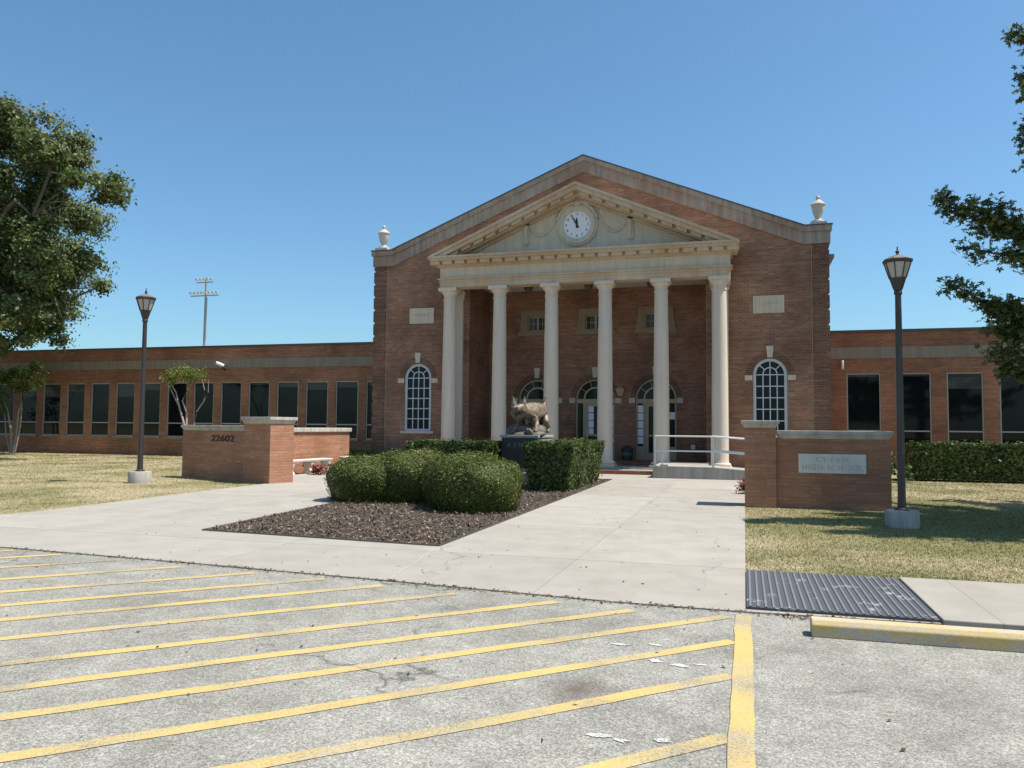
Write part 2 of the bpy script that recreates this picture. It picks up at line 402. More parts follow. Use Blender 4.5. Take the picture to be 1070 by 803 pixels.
MATS['leaf_oak'] = leaf_mat('oak_leaf', [(0.0, (0.03, 0.045, 0.015)), (0.45, (0.10, 0.13, 0.042)), (0.8, (0.20, 0.22, 0.09)), (1.0, (0.32, 0.32, 0.18))])
MATS['leaf_gum'] = leaf_mat('sweetgum_leaf', [(0.0, (0.02, 0.038, 0.014)), (0.5, (0.065, 0.09, 0.027)), (1.0, (0.23, 0.255, 0.085))], trans=0.3)
MATS['leaf_box'] = leaf_mat('clipped_shrub_leaf', [(0.0, (0.018, 0.027, 0.005)), (0.42, (0.06, 0.08, 0.015)), (0.75, (0.14, 0.155, 0.038)), (1.0, (0.32, 0.24, 0.12))], trans=0.06, spec=0.15)
MATS['leaf_hedge'] = leaf_mat('glossy_hedge_leaf', [(0.0, (0.015, 0.028, 0.005)), (0.45, (0.05, 0.075, 0.017)), (0.8, (0.12, 0.15, 0.045)), (1.0, (0.24, 0.27, 0.11))], trans=0.05, rough=0.42, spec=0.2)
MATS['leaf_crepe'] = leaf_mat('crepe_myrtle_leaf', [(0.0, (0.06, 0.095, 0.02)), (0.5, (0.13, 0.17, 0.038)), (1.0, (0.24, 0.26, 0.08))], trans=0.4)
MATS['leaf_red'] = leaf_mat('red_bedding_leaf', [(0.0, (0.05, 0.02, 0.015)), (0.5, (0.18, 0.05, 0.045)), (0.85, (0.38, 0.10, 0.09)), (1.0, (0.55, 0.3, 0.28))], trans=0.2)
MATS['core_shade'] = plain('painted_core_shade', (0.03, 0.026, 0.016), 0.95)  # near-black for solid cores; the shade between leaves is put into this colour
MATS['bark_oak'] = plain('oak_bark', (0.11, 0.09, 0.07), 0.95, var=0.4, scale=8, bmp=0.6)
MATS['bark_pale'] = plain('pale_smooth_bark', (0.38, 0.31, 0.25), 0.8, var=0.3, scale=5)
MATS['soil'] = plain('flower_soil', (0.14, 0.11, 0.08), 0.95, var=0.3, scale=14, bmp=0.4)

# ------------------------------------------------------------------ object helpers
def tag(o, label=None, cat=None, group=None, kind=None):
    if label: o['label'] = label
    if cat: o['category'] = cat
    if group: o['group'] = group
    if kind: o['kind'] = kind
    return o

def thing(name, label, cat, loc=(0, 0, 0), rotz=0.0, group=None):
    o = bpy.data.objects.new(name, None)
    o.empty_display_size = 0.3
    COL.objects.link(o)
    o.location = loc
    o.rotation_euler = (0, 0, rotz)
    return tag(o, label, cat, group)

def origin_of(o):
    v = Vector((0, 0, 0))
    while o is not None:
        v += o.location
        o = o.parent
    return v

def dup_tree(o, parent=None):
    c = o.copy()
    COL.objects.link(c)
    c.parent = parent
    for ch in [k for k in COL.objects if k.parent == o]:
        dup_tree(ch, c)
    return c

class MB:
    def __init__(self):
        self.v, self.f, self.mi = [], [], []
        self.cur = 0
    def add(self, vs, fs):
        b = len(self.v)
        self.v += [tuple(x) for x in vs]
        self.f += [tuple(i + b for i in q) for q in fs]
        self.mi += [self.cur] * len(fs)
        return self
    def box(self, x0, x1, y0, y1, z0, z1):
        return self.add([(x0, y0, z0), (x1, y0, z0), (x1, y1, z0), (x0, y1, z0), (x0, y0, z1), (x1, y0, z1), (x1, y1, z1), (x0, y1, z1)],
                        [(0, 3, 2, 1), (4, 5, 6, 7), (0, 1, 5, 4), (1, 2, 6, 5), (2, 3, 7, 6), (3, 0, 4, 7)])
    def taper(self, x0, x1, y0, y1, z0, z1, d):
        return self.add([(x0, y0, z0), (x1, y0, z0), (x1, y1, z0), (x0, y1, z0), (x0 - d, y0 - d, z1), (x1 + d, y0 - d, z1), (x1 + d, y1 + d, z1), (x0 - d, y1 + d, z1)],
                        [(0, 3, 2, 1), (4, 5, 6, 7), (0, 1, 5, 4), (1, 2, 6, 5), (2, 3, 7, 6), (3, 0, 4, 7)])
    def slab(self, loops, a, b, axis='y'):
        """polygon (with holes) in a plane, extruded from a to b along axis ('y': loop=(x,z); 'z': loop=(x,y))"""
        pts = [q for l in loops for q in l]
        tris = tessellate_polygon([[Vector((q[0], q[1], 0)) for q in l] for l in loops])
        n = len(pts)
        mk = (lambda q, t: (q[0], t, q[1])) if axis == 'y' else (lambda q, t: (q[0], q[1], t))
        vs = [mk(q, a) for q in pts] + [mk(q, b) for q in pts]
        fs = []
        for t in tris:
            A, B, Cc = (Vector(pts[i]).to_2d() for i in t)
            area = (B - A).cross(Cc - A)
            if abs(area) < 1e-9:
                continue
            ccw = area > 0
            t1 = tuple(t) if ccw else tuple(reversed(t))
            if axis == 'y':
                fs.append(t1)
                fs.append(tuple(i + n for i in reversed(t1)))
            else:
                fs.append(tuple(reversed(t1)))
                fs.append(tuple(i + n for i in t1))
        off = 0
        for k, l in enumerate(loops):
            ar = sum(l[i][0] * l[(i + 1) % len(l)][1] - l[(i + 1) % len(l)][0] * l[i][1] for i in range(len(l)))
            for i in range(len(l)):
                p0, p1 = off + i, off + (i + 1) % len(l)
                q = (p0, p0 + n, p1 + n, p1)
                flip = (ar > 0) == (axis == 'y')
                if k > 0: flip = not flip if False else flip
                fs.append(q if not flip else tuple(reversed(q)))
            off += len(l)
        self.add(vs, fs)
        return self
    def lathe(self, prof, c, seg=20, ang0=0.0):
        vs, fs = [], []
        for r, z in prof:
            for k in range(seg):
                a = ang0 + 2 * PI * k / seg
                vs.append((c[0] + r * math.cos(a), c[1] + r * math.sin(a), c[2] + z))
        for i in range(len(prof) - 1):
            for k in range(seg):
                k2 = (k + 1) % seg
                fs.append((i * seg + k, i * seg + k2, (i + 1) * seg + k2, (i + 1) * seg + k))
        fs.append(tuple(reversed(range(seg))))
        t = (len(prof) - 1) * seg
        fs.append(tuple(t + k for k in range(seg)))
        return self.add(vs, fs)
    def tube(self, pts, rad, seg=8):
        pts = [Vector(q) for q in pts]
        if not isinstance(rad, (list, tuple)):
            rad = [rad] * len(pts)
        vs, fs = [], []
        for i, q in enumerate(pts):
            d = (pts[min(i + 1, len(pts) - 1)] - pts[max(i - 1, 0)]).normalized()
            up = Vector((0, 0, 1)) if abs(d.z) < 0.95 else Vector((1, 0, 0))
            s = d.cross(up).normalized()
            t = s.cross(d)
            for k in range(seg):
                a = 2 * PI * k / seg
                vs.append(q + (s * math.cos(a) + t * math.sin(a)) * rad[i])
        for i in range(len(pts) - 1):
            for k in range(seg):
                k2 = (k + 1) % seg
                fs.append((i * seg + k, i * seg + k2, (i + 1) * seg + k2, (i + 1) * seg + k))
        fs.append(tuple(reversed(range(seg))))
        fs.append(tuple((len(pts) - 1) * seg + k for k in range(seg)))
        return self.add(vs, fs)
    def disc_y(self, c, r, y0, y1, seg=40, a0=0, a1=2 * PI, rin=0.0):
        """ring/disc sector in xz plane, extruded y0..y1"""
        full = abs(a1 - a0 - 2 * PI) < 1e-6
        n = seg
        outer = [(c[0] + r * math.cos(a0 + (a1 - a0) * i / n), c[1] + r * math.sin(a0 + (a1 - a0) * i / n)) for i in range(n + (0 if full else 1))]
        if rin > 0:
            inner = [(c[0] + rin * math.cos(a0 + (a1 - a0) * i / n), c[1] + rin * math.sin(a0 + (a1 - a0) * i / n)) for i in range(n + (0 if full else 1))]
            if full:
                return self.slab([outer, inner], y0, y1)
            return self.slab([outer + inner[::-1]], y0, y1)
        return self.slab([outer], y0, y1)
    def build(self, name, mat, parent=None, smooth=False, bevel=0.0, local=False, loc=None, fixn=True):
        if not isinstance(mat, (list, tuple)):
            mat = [mat]
        off = Vector((0, 0, 0))
        if not local:
            off = origin_of(parent) if parent is not None else Vector(loc) if loc is not None else Vector((0, 0, 0))
        me = bpy.data.meshes.new(name)
        co = np.array(self.v, dtype=np.float64)
        me.from_pydata((co - np.array(off)).tolist(), [], self.f)
        if fixn:
            bm = bmesh.new()
            bm.from_mesh(me)
            bmesh.ops.recalc_face_normals(bm, faces=bm.faces)
            bm.to_mesh(me)
            bm.free()
        for mm in mat:
            me.materials.append(MATS[mm] if isinstance(mm, str) else mm)
        if len(mat) > 1:
            me.polygons.foreach_set('material_index', self.mi)
        uvl = me.uv_layers.new(name='UVMap')
        data = np.zeros((len(me.loops), 2))
        for pl in me.polygons:
            n = pl.normal
            ax = (abs(n.x), abs(n.y), abs(n.z))
            for li in pl.loop_indices:
                q = co[me.loops[li].vertex_index]
                if ax[2] > 0.75: data[li] = (q[0], q[1])
                elif ax[1] >= ax[0]: data[li] = (q[0], q[2])
                else: data[li] = (q[1], q[2])
        uvl.data.foreach_set('uv', data.ravel())
        if smooth:
            me.polygons.foreach_set('use_smooth', [True] * len(me.polygons))
            me.set_sharp_from_angle(angle=R(38))
        o = bpy.data.objects.new(name, me)
        COL.objects.link(o)
        if parent is not None:
            o.parent = parent
        elif loc is not None:
            o.location = loc
        if bevel:
            b = o.modifiers.new('bevel', 'BEVEL')
            b.width = bevel
            b.segments = 2
            b.limit_method = 'ANGLE'
            b.angle_limit = R(40)
        return o

def fast_mesh(name, verts, faces, mat, parent=None, loc=None):
    """verts (n,3) array, faces (m,k) array of equal size"""
    off = np.array(origin_of(parent)) if parent is not None else (np.array(loc) if loc is not None else np.zeros(3))
    me = bpy.data.meshes.new(name)
    n, k = faces.shape
    me.vertices.add(len(verts))
    me.vertices.foreach_set('co', (verts - off).astype(np.float32).ravel())
    me.loops.add(n * k)
    me.loops.foreach_set('vertex_index', faces.astype(np.int32).ravel())
    me.polygons.add(n)
    me.polygons.foreach_set('loop_start', np.arange(0, n * k, k, dtype=np.int32))
    me.update(calc_edges=True)
    me.materials.append(MATS[mat])
    o = bpy.data.objects.new(name, me)
    COL.objects.link(o)
    if parent is not None: o.parent = parent
    elif loc is not None: o.location = loc
    return o

def text_mesh(s, size, mat, name, parent, mtx, extrude=0.004, spacing=1.0):
    cu = bpy.data.curves.new(name, 'FONT')
    cu.body = s
    cu.size = size
    cu.align_x = 'CENTER'
    cu.align_y = 'CENTER'
    cu.extrude = extrude
    cu.space_character = spacing
    t = bpy.data.objects.new(name + '_curve', cu)
    COL.objects.link(t)
    dg = bpy.context.evaluated_depsgraph_get()
    me = bpy.data.meshes.new_from_object(t.evaluated_get(dg))
    bpy.data.objects.remove(t)
    bpy.data.curves.remove(cu)
    me.transform(mtx)
    if parent is not None and mtx.get('world', True) if isinstance(mtx, dict) else True:
        me.transform(Matrix.Translation(-origin_of(parent)))
    me.materials.clear()
    me.materials.append(MATS[mat])
    me.name = name
    o = bpy.data.objects.new(name, me)
    COL.objects.link(o)
    o.parent = parent
    return o

UPRIGHT = Matrix.Rotation(PI / 2, 4, 'X')

def unit(a):
    return a / np.maximum(np.linalg.norm(a, axis=1, keepdims=True), 1e-9)

def leaf_quads(c, nrm, size, aspect=0.55, jitter=0.8):
    """diamond leaves folded a little; returns verts, faces"""
    n = len(c)
    nrm = unit(nrm + rng.normal(0, jitter, (n, 3)))
    t = unit(np.cross(nrm, rng.normal(0, 1, (n, 3))))
    b = np.cross(nrm, t)
    s = (size * rng.uniform(0.65, 1.35, n))[:, None]
    v = np.stack([c - t * s, c + b * s * aspect - nrm * s * 0.12, c + t * s, c - b * s * aspect - nrm * s * 0.12], 1).reshape(-1, 3)
    return v, np.arange(4 * n).reshape(-1, 4)

def star_leaves(c, nrm, size, jitter=0.7):
    n = len(c)
    nrm = unit(nrm + rng.normal(0, jitter, (n, 3)))
    t = unit(np.cross(nrm, rng.normal(0, 1, (n, 3))))
    b = np.cross(nrm, t)
    s = size * rng.uniform(0.7, 1.3, n)
    vs = []
    for a, l in ((-2.2, 0.7), (-1.1, 0.95), (0, 1.1), (1.1, 0.95), (2.2, 0.7)):
        d = t * math.cos(a) + b * math.sin(a)
        e = -t * math.sin(a) + b * math.cos(a)
        L = (s * l)[:, None]
        vs.append(np.stack([c, c + d * L * 0.45 + e * L * 0.25, c + d * L - nrm * L * 0.15, c + d * L * 0.45 - e * L * 0.25], 1))
    v = np.concatenate(vs, 1).reshape(-1, 3)
    # all five lobes of a leaf share the centre vertex so that each leaf is one island
    fc = np.arange(20 * n).reshape(n, 5, 4)
    fc[:, :, 0] = fc[:, 0:1, 0]
    return v, fc.reshape(-1, 4)

# ------------------------------------------------------------------ ground
def sheet(name, loops, z, mat, thick=0.2, kind='structure', parent=None):
    o = MB().slab(loops, z - thick, z, 'z').build(name, mat, parent)
    if parent is None: tag(o, kind=kind)
    return o

o = MB().add([(-900, -900, 0), (900, -900, 0), (900, 900, 0), (-900, 900, 0)], [(0, 1, 2, 3)]).build('ground', 'lawn')
tag(o, kind='structure')
WALK_FRONT = [(-60, 9.9), (-20, 8.55), (-9.15, 7.95), (-6.2, 7.76), (-3.54, 7.54), (-1.16, 7.30), (0.0, 7.27)]
lot = MB().slab([[(-60, -80), (60, -80), (60, 7.6), (0, 7.6)] + [(x, y + 0.3) for x, y in WALK_FRONT[::-1]]], -0.2, 0.006, 'z').build('parking_lot', 'asphalt')
tag(lot, kind='structure')
bed_loop = [(-7.8, 10.15), (-3.9, 9.87), (-3.95, 24.4), (-9.8, 24.4), (-8.05, 14.2)]
walk_loop = WALK_FRONT + [(1.55, 7.33), (1.55, 9.3), (0.0, 9.3), (0.0, 17.3), (2.6, 17.6), (2.6, 29.3), (-14.3, 29.3), (-14.2, 20.2), (-12.5, 19.1), (-12.38, 15), (-12.2, 11.3), (-12.35, 10.55), (-20, 11.1), (-60, 12.5)]
walk = MB().slab([walk_loop, bed_loop], -0.2, 0.02, 'z').build('walkway', 'concrete')
tag(walk, kind='structure')
sw = MB().slab([[(1.56, 7.33), (60, 7.33), (60, 9.3), (1.56, 9.3)]], -0.2, 0.055, 'z').build('sidewalk', 'concrete', bevel=0.01)
tag(sw, kind='structure')
# mulch bed, gently domed
mb = MB()
NX, NY = 40, 90
def inside(x, y, loop):
    c = False
    for i in range(len(loop)):
        (x0, y0), (x1, y1) = loop[i - 1], loop[i]
        if (y0 > y) != (y1 > y) and x < (x1 - x0) * (y - y0) / (y1 - y0) + x0:
            c = not c
    return c
b = MB().slab([[(x, y) for x, y in bed_loop]], -0.2, 0.012, 'z').build('planting_bed', 'mulch')
tag(b, kind='structure')
eg = MB()
for i in range(len(bed_loop)):
    (xa, ya), (xb, yb) = bed_loop[i - 1], bed_loop[i]
    eg.tube([(xa, ya, 0.02), (xb, yb, 0.02)], 0.022, 6)
MATS['edging'] = plain('dark_edging', (0.045, 0.038, 0.032), 0.8)
eg.build('edging_strip', 'edging', b)
MB().add([(-3.897, 9.84, 0.0245), (-3.885, 9.84, 0.0245), (-3.52, 7.56, 0.0245), (-3.532, 7.56, 0.0245)], [(0, 1, 2, 3)]).build('expansion_joint', 'stone_urn', walk)
n = 52000
cand = np.stack([rng.uniform(-9.8, -3.9, n), 9.8 + 14.6 * rng.random(n) ** 1.7], 1)
cand = np.array([q for q in cand if inside(q[0], q[1], bed_loop)])
n = len(cand)
edge = np.minimum(1, (-3.92 - cand[:, 0]) / 0.35)
edge = np.clip(np.minimum(edge, (cand[:, 1] - 10.0) / 0.4), 0, 1)
cc = np.concatenate([cand, (0.015 + 0.05 * edge * rng.random(n))[:, None]], 1)
v, fc = leaf_quads(cc, np.tile([[0, 0, 1.0]], (n, 1)), 0.012 + 0.03 * rng.random(n) ** 3, 0.38, 0.45)
tag(fast_mesh('mulch_chips', v, fc, 'chip'), kind='stuff')

# painted stripes: 45 degree hatching, spacing as measured
def stripe(p0, p1, w, z=0.010, mat='yellow_paint', wob=0.012):
    p0, p1 = Vector(p0), Vector(p1)
    d = (p1 - p0).normalized()
    nn = Vector((-d.y, d.x))
    L = (p1 - p0).length
    k = max(2, int(L / 0.25))
    vs, fs = [], []
    for i in range(k + 1):
        q = p0 + d * (L * i / k)
        o1 = rnd.uniform(-wob, wob)
        vs.append((*(q + nn * (w / 2 + o1 * 0.6)), z))
        vs.append((*(q - nn * (w / 2 - o1 * 0.6)), z))
    for i in range(k):
        fs.append((2 * i, 2 * i + 1, 2 * i + 3, 2 * i + 2))
    return MB().add(vs, fs).build('painted_stripe', mat, lot)
ends = [(-8.79, 7.83), (-8.0, 7.77), (-7.06, 7.68), (-6.08, 7.54), (-5.09, 7.50), (-4.21, 7.45), (-3.49, 7.32), (-2.66, 7.20), (-1.67, 7.16), (-0.95, 7.05), (-0.15, 7.08), (-0.09, 6.27), (-0.09, 5.40), (-0.09, 4.33), (-0.09, 3.43), (-0.09, 2.5)]
for i, (x, y) in enumerate(ends):
    L = 9.0
    d = Vector((1, 0.985 if i > 2 else 1.0)).normalized()
    s = stripe((x - d.x * L, y - d.y * L), (x, y), 0.115)
s = stripe((-0.025, 1.0), (-0.02, 7.16), 0.13, z=0.014)
for k, (px, py, a) in enumerate([(-0.76, 4.15, 0.11), (-0.62, 4.12, 0.07), (-0.42, 4.19, 0.08), (-0.6, 5.58, 0.09), (-0.88, 5.92, 0.10), (-0.64, 5.98, 0.08), (-0.43, 5.52, 0.11), (-0.30, 5.58, 0.06)]):
    pts = []
    for i in range(11):
        t = 2 * PI * i / 11
        rr_ = a * rnd.uniform(0.35, 1.0)
        pts.append((px + rr_ * math.cos(t) * 0.9, py + rr_ * math.sin(t) * 0.45))
    MB().add([(x, y, 0.0105) for x, y in pts] + [(px, py, 0.0105)], [(i, (i + 1) % 11, 11) for i in range(11)]).build('paint_remnant', 'white_paint', lot)

# leaf litter on the pavement and lot
n = 420
lx = rng.uniform(-9, 1.9, n)
ly = rng.uniform(3.2, 22, n)
edge_n = 700
ex = rng.uniform(-9, 1.5, edge_n)
ey = np.interp(ex, [q[0] for q in WALK_FRONT] + [1.5], [q[1] for q in WALK_FRONT] + [7.3]) - np.abs(rng.normal(0, 0.045, edge_n)) + 0.02
kx = rng.uniform(0.3, 2.4, 260)
ky = 7.27 - np.abs(rng.normal(0, 0.07, 260))
lx = np.concatenate([lx, ex, kx]); ly = np.concatenate([ly, ey, ky])
lz = 0 * lx + np.where(ly > np.interp(lx, [q[0] for q in WALK_FRONT] + [1.5], [q[1] for q in WALK_FRONT] + [7.3]), 0.028, 0.016)
v, fc = leaf_quads(np.stack([lx, ly, lz], 1), np.tile([[0, 0, 1.0]], (len(lx), 1)), 0.017, 0.5, 0.3)
tag(fast_mesh('leaf_litter', v, fc, 'dry_leaf'), kind='stuff')

# grass blades
def blades(cx, cy, h, w):
    n = len(cx)
    a = rng.uniform(0, 2 * PI, n)
    lean = rng.normal(0, 0.9, (n, 2)) * h[:, None]
    base = np.stack([cx, cy, np.zeros(n)], 1)
    d = np.stack([np.cos(a), np.sin(a), np.zeros(n)], 1) * w[:, None]
    tip = base + np.concatenate([lean, h[:, None]], 1)
    v = np.stack([base - d, base + d, tip], 1).reshape(-1, 3)
    return v, np.arange(3 * n).reshape(-1, 3)
def scatter(n, x0, x1, y0, y1, ok, near=2.0):
    xs, ys = rng.uniform(x0, x1, n), y0 + (y1 - y0) * rng.random(n) ** near
    k = ok(xs, ys)
    return xs[k], ys[k]
gx1, gy1 = scatter(190000, -0.04, 11, 9.24, 33.8, lambda x, y: (((y < 17.1)) | ((x > 2.7) & (y < 27.9))) & (x > 0.32 * 0 * y) & (x < 0.40 * y + 0.8), 2.2)
gx2, gy2 = scatter(150000, -42, -12.2, 10.5, 33.9, lambda x, y: (y > 11.1 + (-x - 20) * 0.02) & (x < -12.17 - 0.022 * (y - 10) + 0.05 * np.sin(y * 9)) & (x > -1.35 * y) & (y < 34) & ~((x > -14.4) & (y > 19.6)), 1.6)
gx = np.concatenate([gx1, gx2]); gy = np.concatenate([gy1, gy2])
dd = np.hypot(gx, gy)
hh = rng.uniform(0.008, 0.03, len(gx)) * (0.8 + dd / 50)
v, fc = blades(gx, gy, hh, 0.003 + dd * 0.00018)
tag(fast_mesh('grass', v, fc, 'grass'), kind='stuff')

# ------------------------------------------------------------------ school building
C = -5.86
FY = 29.4
bld = thing('school_building', 'long red brick school hall with a white columned clock portico and low window wings', 'school building', (C, 30.0, 0))

def arch_loop(cx, hw, z0, zs, n=20, r=None):
    r = r or hw
    return [(cx - hw, z0), (cx + hw, z0)] + [(cx + r * math.cos(PI * i / n), zs + r * math.sin(PI * i / n)) for i in range(n + 1)]

WX = [C - 6.75, C + 6.75]
holes = [arch_loop(x, 0.58, 1.43, 3.56) for x in WX]
outer = [(C - 8.72, 0), (-10.43, 0), (-10.43, 7.4), (-1.31, 7.4), (-1.31, 0), (C + 8.72, 0), (C + 8.72, 8.4), (C + 7.9, 8.4), (C, 11.7), (C - 7.9, 8.4), (C - 8.72, 8.4)]
wm = MB().slab([outer] + holes, FY, FY + 0.35)
wm.box(C - 8.72, C - 8.42, FY + 0.36, 52, 0, 7.9)
wm.box(C + 8.42, C + 8.72, FY + 0.36, 52, 0, 7.9)
wm.box(C - 8.42, C + 8.42, 51.7, 52, 0, 7.9)
wm.build('wall', 'brick_hall', bld)
# recessed porch walls with three arched openings
DX = [C - 2.46, C, C + 2.46]
UW = [(x, 5.66, 6.28) for x in DX]
dholes = [arch_loop(x, 0.81, 0.34, 2.80) for x in DX]
uholes = [[(x - 0.42, z0), (x + 0.42, z0), (x + 0.42, z1), (x - 0.42, z1)] for x, z0, z1 in UW]
pm = MB().slab([[(-10.43, 0.2), (-1.31, 0.2), (-1.31, 7.5), (-10.43, 7.5)]] + dholes + uholes, 32.0, 32.3)
pm.box(-10.75, -10.432, FY + 0.36, 32.3, 0, 7.5)
pm.box(-1.308, -1.0, FY + 0.36, 32.3, 0, 7.5)
pm.build('porch_wall', 'brick_hall', bld)
MB().box(-10.43, -1.31, 28.95, 32.0, 7.36, 7.6).build('porch_ceiling', 'ceiling', bld)
MB().box(-10.43, -1.31, 29.75, 32.0, 0.0, 0.34).build('porch_floor', 'brick_step', bld)
# roof behind the gable parapet
rf = MB()
rf.slab([[(C - 8.6, 7.8), (C + 8.6, 7.8), (C + 8.6, 8.0), (C, 11.55), (C - 8.6, 8.0)]], FY + 0.37, 52.2)
rf.build('roof', 'roof', bld)
# quoins
for sx in (-1, 1):
    q = MB()
    z = 0.0
    while z < 8.1:
        h = min(0.44, 8.12 - z)
        xa, xb = sorted((C + sx * 8.755, C + sx * 8.22))
        q.box(xa, xb, FY - 0.035, FY + 0.5, z, z + h)
        z += 0.535
    q.build('quoin', 'brick_quoin', bld)
    MB().box(C + sx * 8.175 - 0.009, C + sx * 8.175 + 0.009, FY - 0.008, FY + 0.01, 0.0, 8.15).build('expansion_joint', 'joint', bld)
# gable coping
H = 8.80
def rake(dz, xo):  # helper polygons for the gable band
    return None
cp = MB()
cp.slab([[(C - H, 8.17), (C - 7.9, 8.17), (C, 11.43), (C + 7.9, 8.17), (C + H, 8.17), (C + H, 8.60), (C + 7.93, 8.60), (C, 11.86), (C - 7.93, 8.60), (C - H, 8.60)]], FY - 0.06, FY + 0.42)
cp.slab([[(C - H - .05, 8.604), (C - 7.93, 8.604), (C, 11.864), (C + 7.93, 8.604), (C + H + .05, 8.604), (C + H + .05, 8.80), (C + 7.95, 8.80), (C, 12.04), (C - 7.95, 8.80), (C - H - .05, 8.80)]], FY - 0.13, FY + 0.47)
cp.build('gable_coping', 'stone_rust', bld)
fl = MB()
fl.slab([[(C - H - .08, 8.803), (C - 7.95, 8.803), (C, 12.043), (C + 7.95, 8.803), (C + H + .08, 8.803), (C + H + .08, 8.84), (C + 7.96, 8.84), (C, 12.085), (C - 7.96, 8.84), (C - H - .08, 8.84)]], FY - 0.16, FY + 0.5)
fl.build('gable_flashing', 'flashing', bld)
# side eaves cornice, seen only as a profile past the right corner
for sx in (-1, 1):
    e = MB()
    for k, (d, z0, z1) in enumerate([(0.08, 7.55, 7.66), (0.16, 7.66, 7.78), (0.26, 7.78, 7.9)]):
        xa, xb = sorted((C + sx * 8.724, C + sx * (8.724 + d)))
        e.box(xa, xb, FY + 0.6, 52, z0, z1)
    e.build('side_cornice', 'stone_rust', bld)
# relief plaques
for x in (C - 6.62, C + 6.72):
    pl = MB()
    pl.box(x - 0.53, x + 0.53, FY - 0.03, FY + 0.05, 5.76, 6.39)
    o = pl.build('relief_plaque', 'stone', bld, bevel=0.01)
    r_ = MB()
    r_.box(x - 0.46, x + 0.46, FY - 0.034, FY - 0.0302, 5.83, 6.32)
    for k in range(5):
        ax_ = x - 0.26 + 0.13 * k
        r_.tube([(ax_ - 0.07, FY - 0.04, 6.16 - 0.02 * abs(k - 2)), (ax_, FY - 0.045, 6.05 + 0.015 * abs(k - 2)), (ax_ + 0.07, FY - 0.04, 6.12)], 0.022, 6)
    r_.build('relief_carving', 'stone', o, smooth=True)
# arched side windows
for x in WX:
    fr = MB()
    Yf = FY + 0.06
    fr.slab([arch_loop(x, 0.578, 1.432, 3.56), arch_loop(x, 0.478, 1.51, 3.56)], Yf, Yf + 0.12)
    for k in (-1, 0, 1):
        fr.box(x + k * 0.239 - 0.018, x + k * 0.239 + 0.018, Yf + 0.03, Yf + 0.08, 1.512, 3.54 if k else 3.54)
    for k in range(1, 6):
        z = 1.51 + (3.56 - 1.51) * k / 5
        fr.box(x - 0.477, x + 0.477, Yf + 0.032, Yf + 0.078, z - 0.018, z + 0.018)
    fr.disc_y((x, 3.58), 0.255, Yf + 0.03, Yf + 0.08, 20, 0, PI, 0.218)
    fr.box(x - 0.017, x + 0.017, Yf + 0.031, Yf + 0.079, 3.58, 4.035)
    for a in (R(42), R(138)):
        d = Vector((math.cos(a), math.sin(a)))
        nn = Vector((-d.y, d.x)) * 0.017
        A, B = Vector((x, 3.58)) + d * 0.25, Vector((x, 3.58)) + d * 0.47
        fr.slab([[tuple(A - nn), tuple(B - nn), tuple(B + nn), tuple(A + nn)]], Yf + 0.031, Yf + 0.079)
    w = fr.build('arched_window', 'frame_white', bld)
    MB().slab([arch_loop(x, 0.478, 1.51, 3.56)], Yf + 0.055, Yf + 0.06).build('pane', 'glass_blue', w)
    MB().box(x - 0.72, x + 0.72, FY - 0.06, FY + 0.1, 1.33, 1.428).build('sill', 'stone', w, bevel=0.006)
    tr = MB()
    tr.add([(x - 0.085, FY - 0.05, 4.17), (x + 0.085, FY - 0.05, 4.17), (x + 0.125, FY - 0.05, 4.58), (x - 0.125, FY - 0.05, 4.58), (x - 0.085, FY + .02, 4.17), (x + 0.085, FY + .02, 4.17), (x + 0.125, FY + .02, 4.58), (x - 0.125, FY + .02, 4.58)],
           [(0, 1, 2, 3), (4, 7, 6, 5), (0, 4, 5, 1), (1, 5, 6, 2), (2, 6, 7, 3), (3, 7, 4, 0)])
    tr.build('keystone', 'stone', w)
    for s in (-1, 1):
        xa, xb = sorted((x + s * 0.60, x + s * 0.86))
        MB().box(xa, xb, FY - 0.02, FY + 0.02, 3.36, 3.54).build('impost_block', 'stone', w)
    # rowlock arch ring a touch proud of the wall
    MB().disc_y((x, 3.56), 0.82, FY - 0.008, FY + 0.01, 30, R(2), R(178), 0.585).build('brick_arch', 'brick_quoin', w)
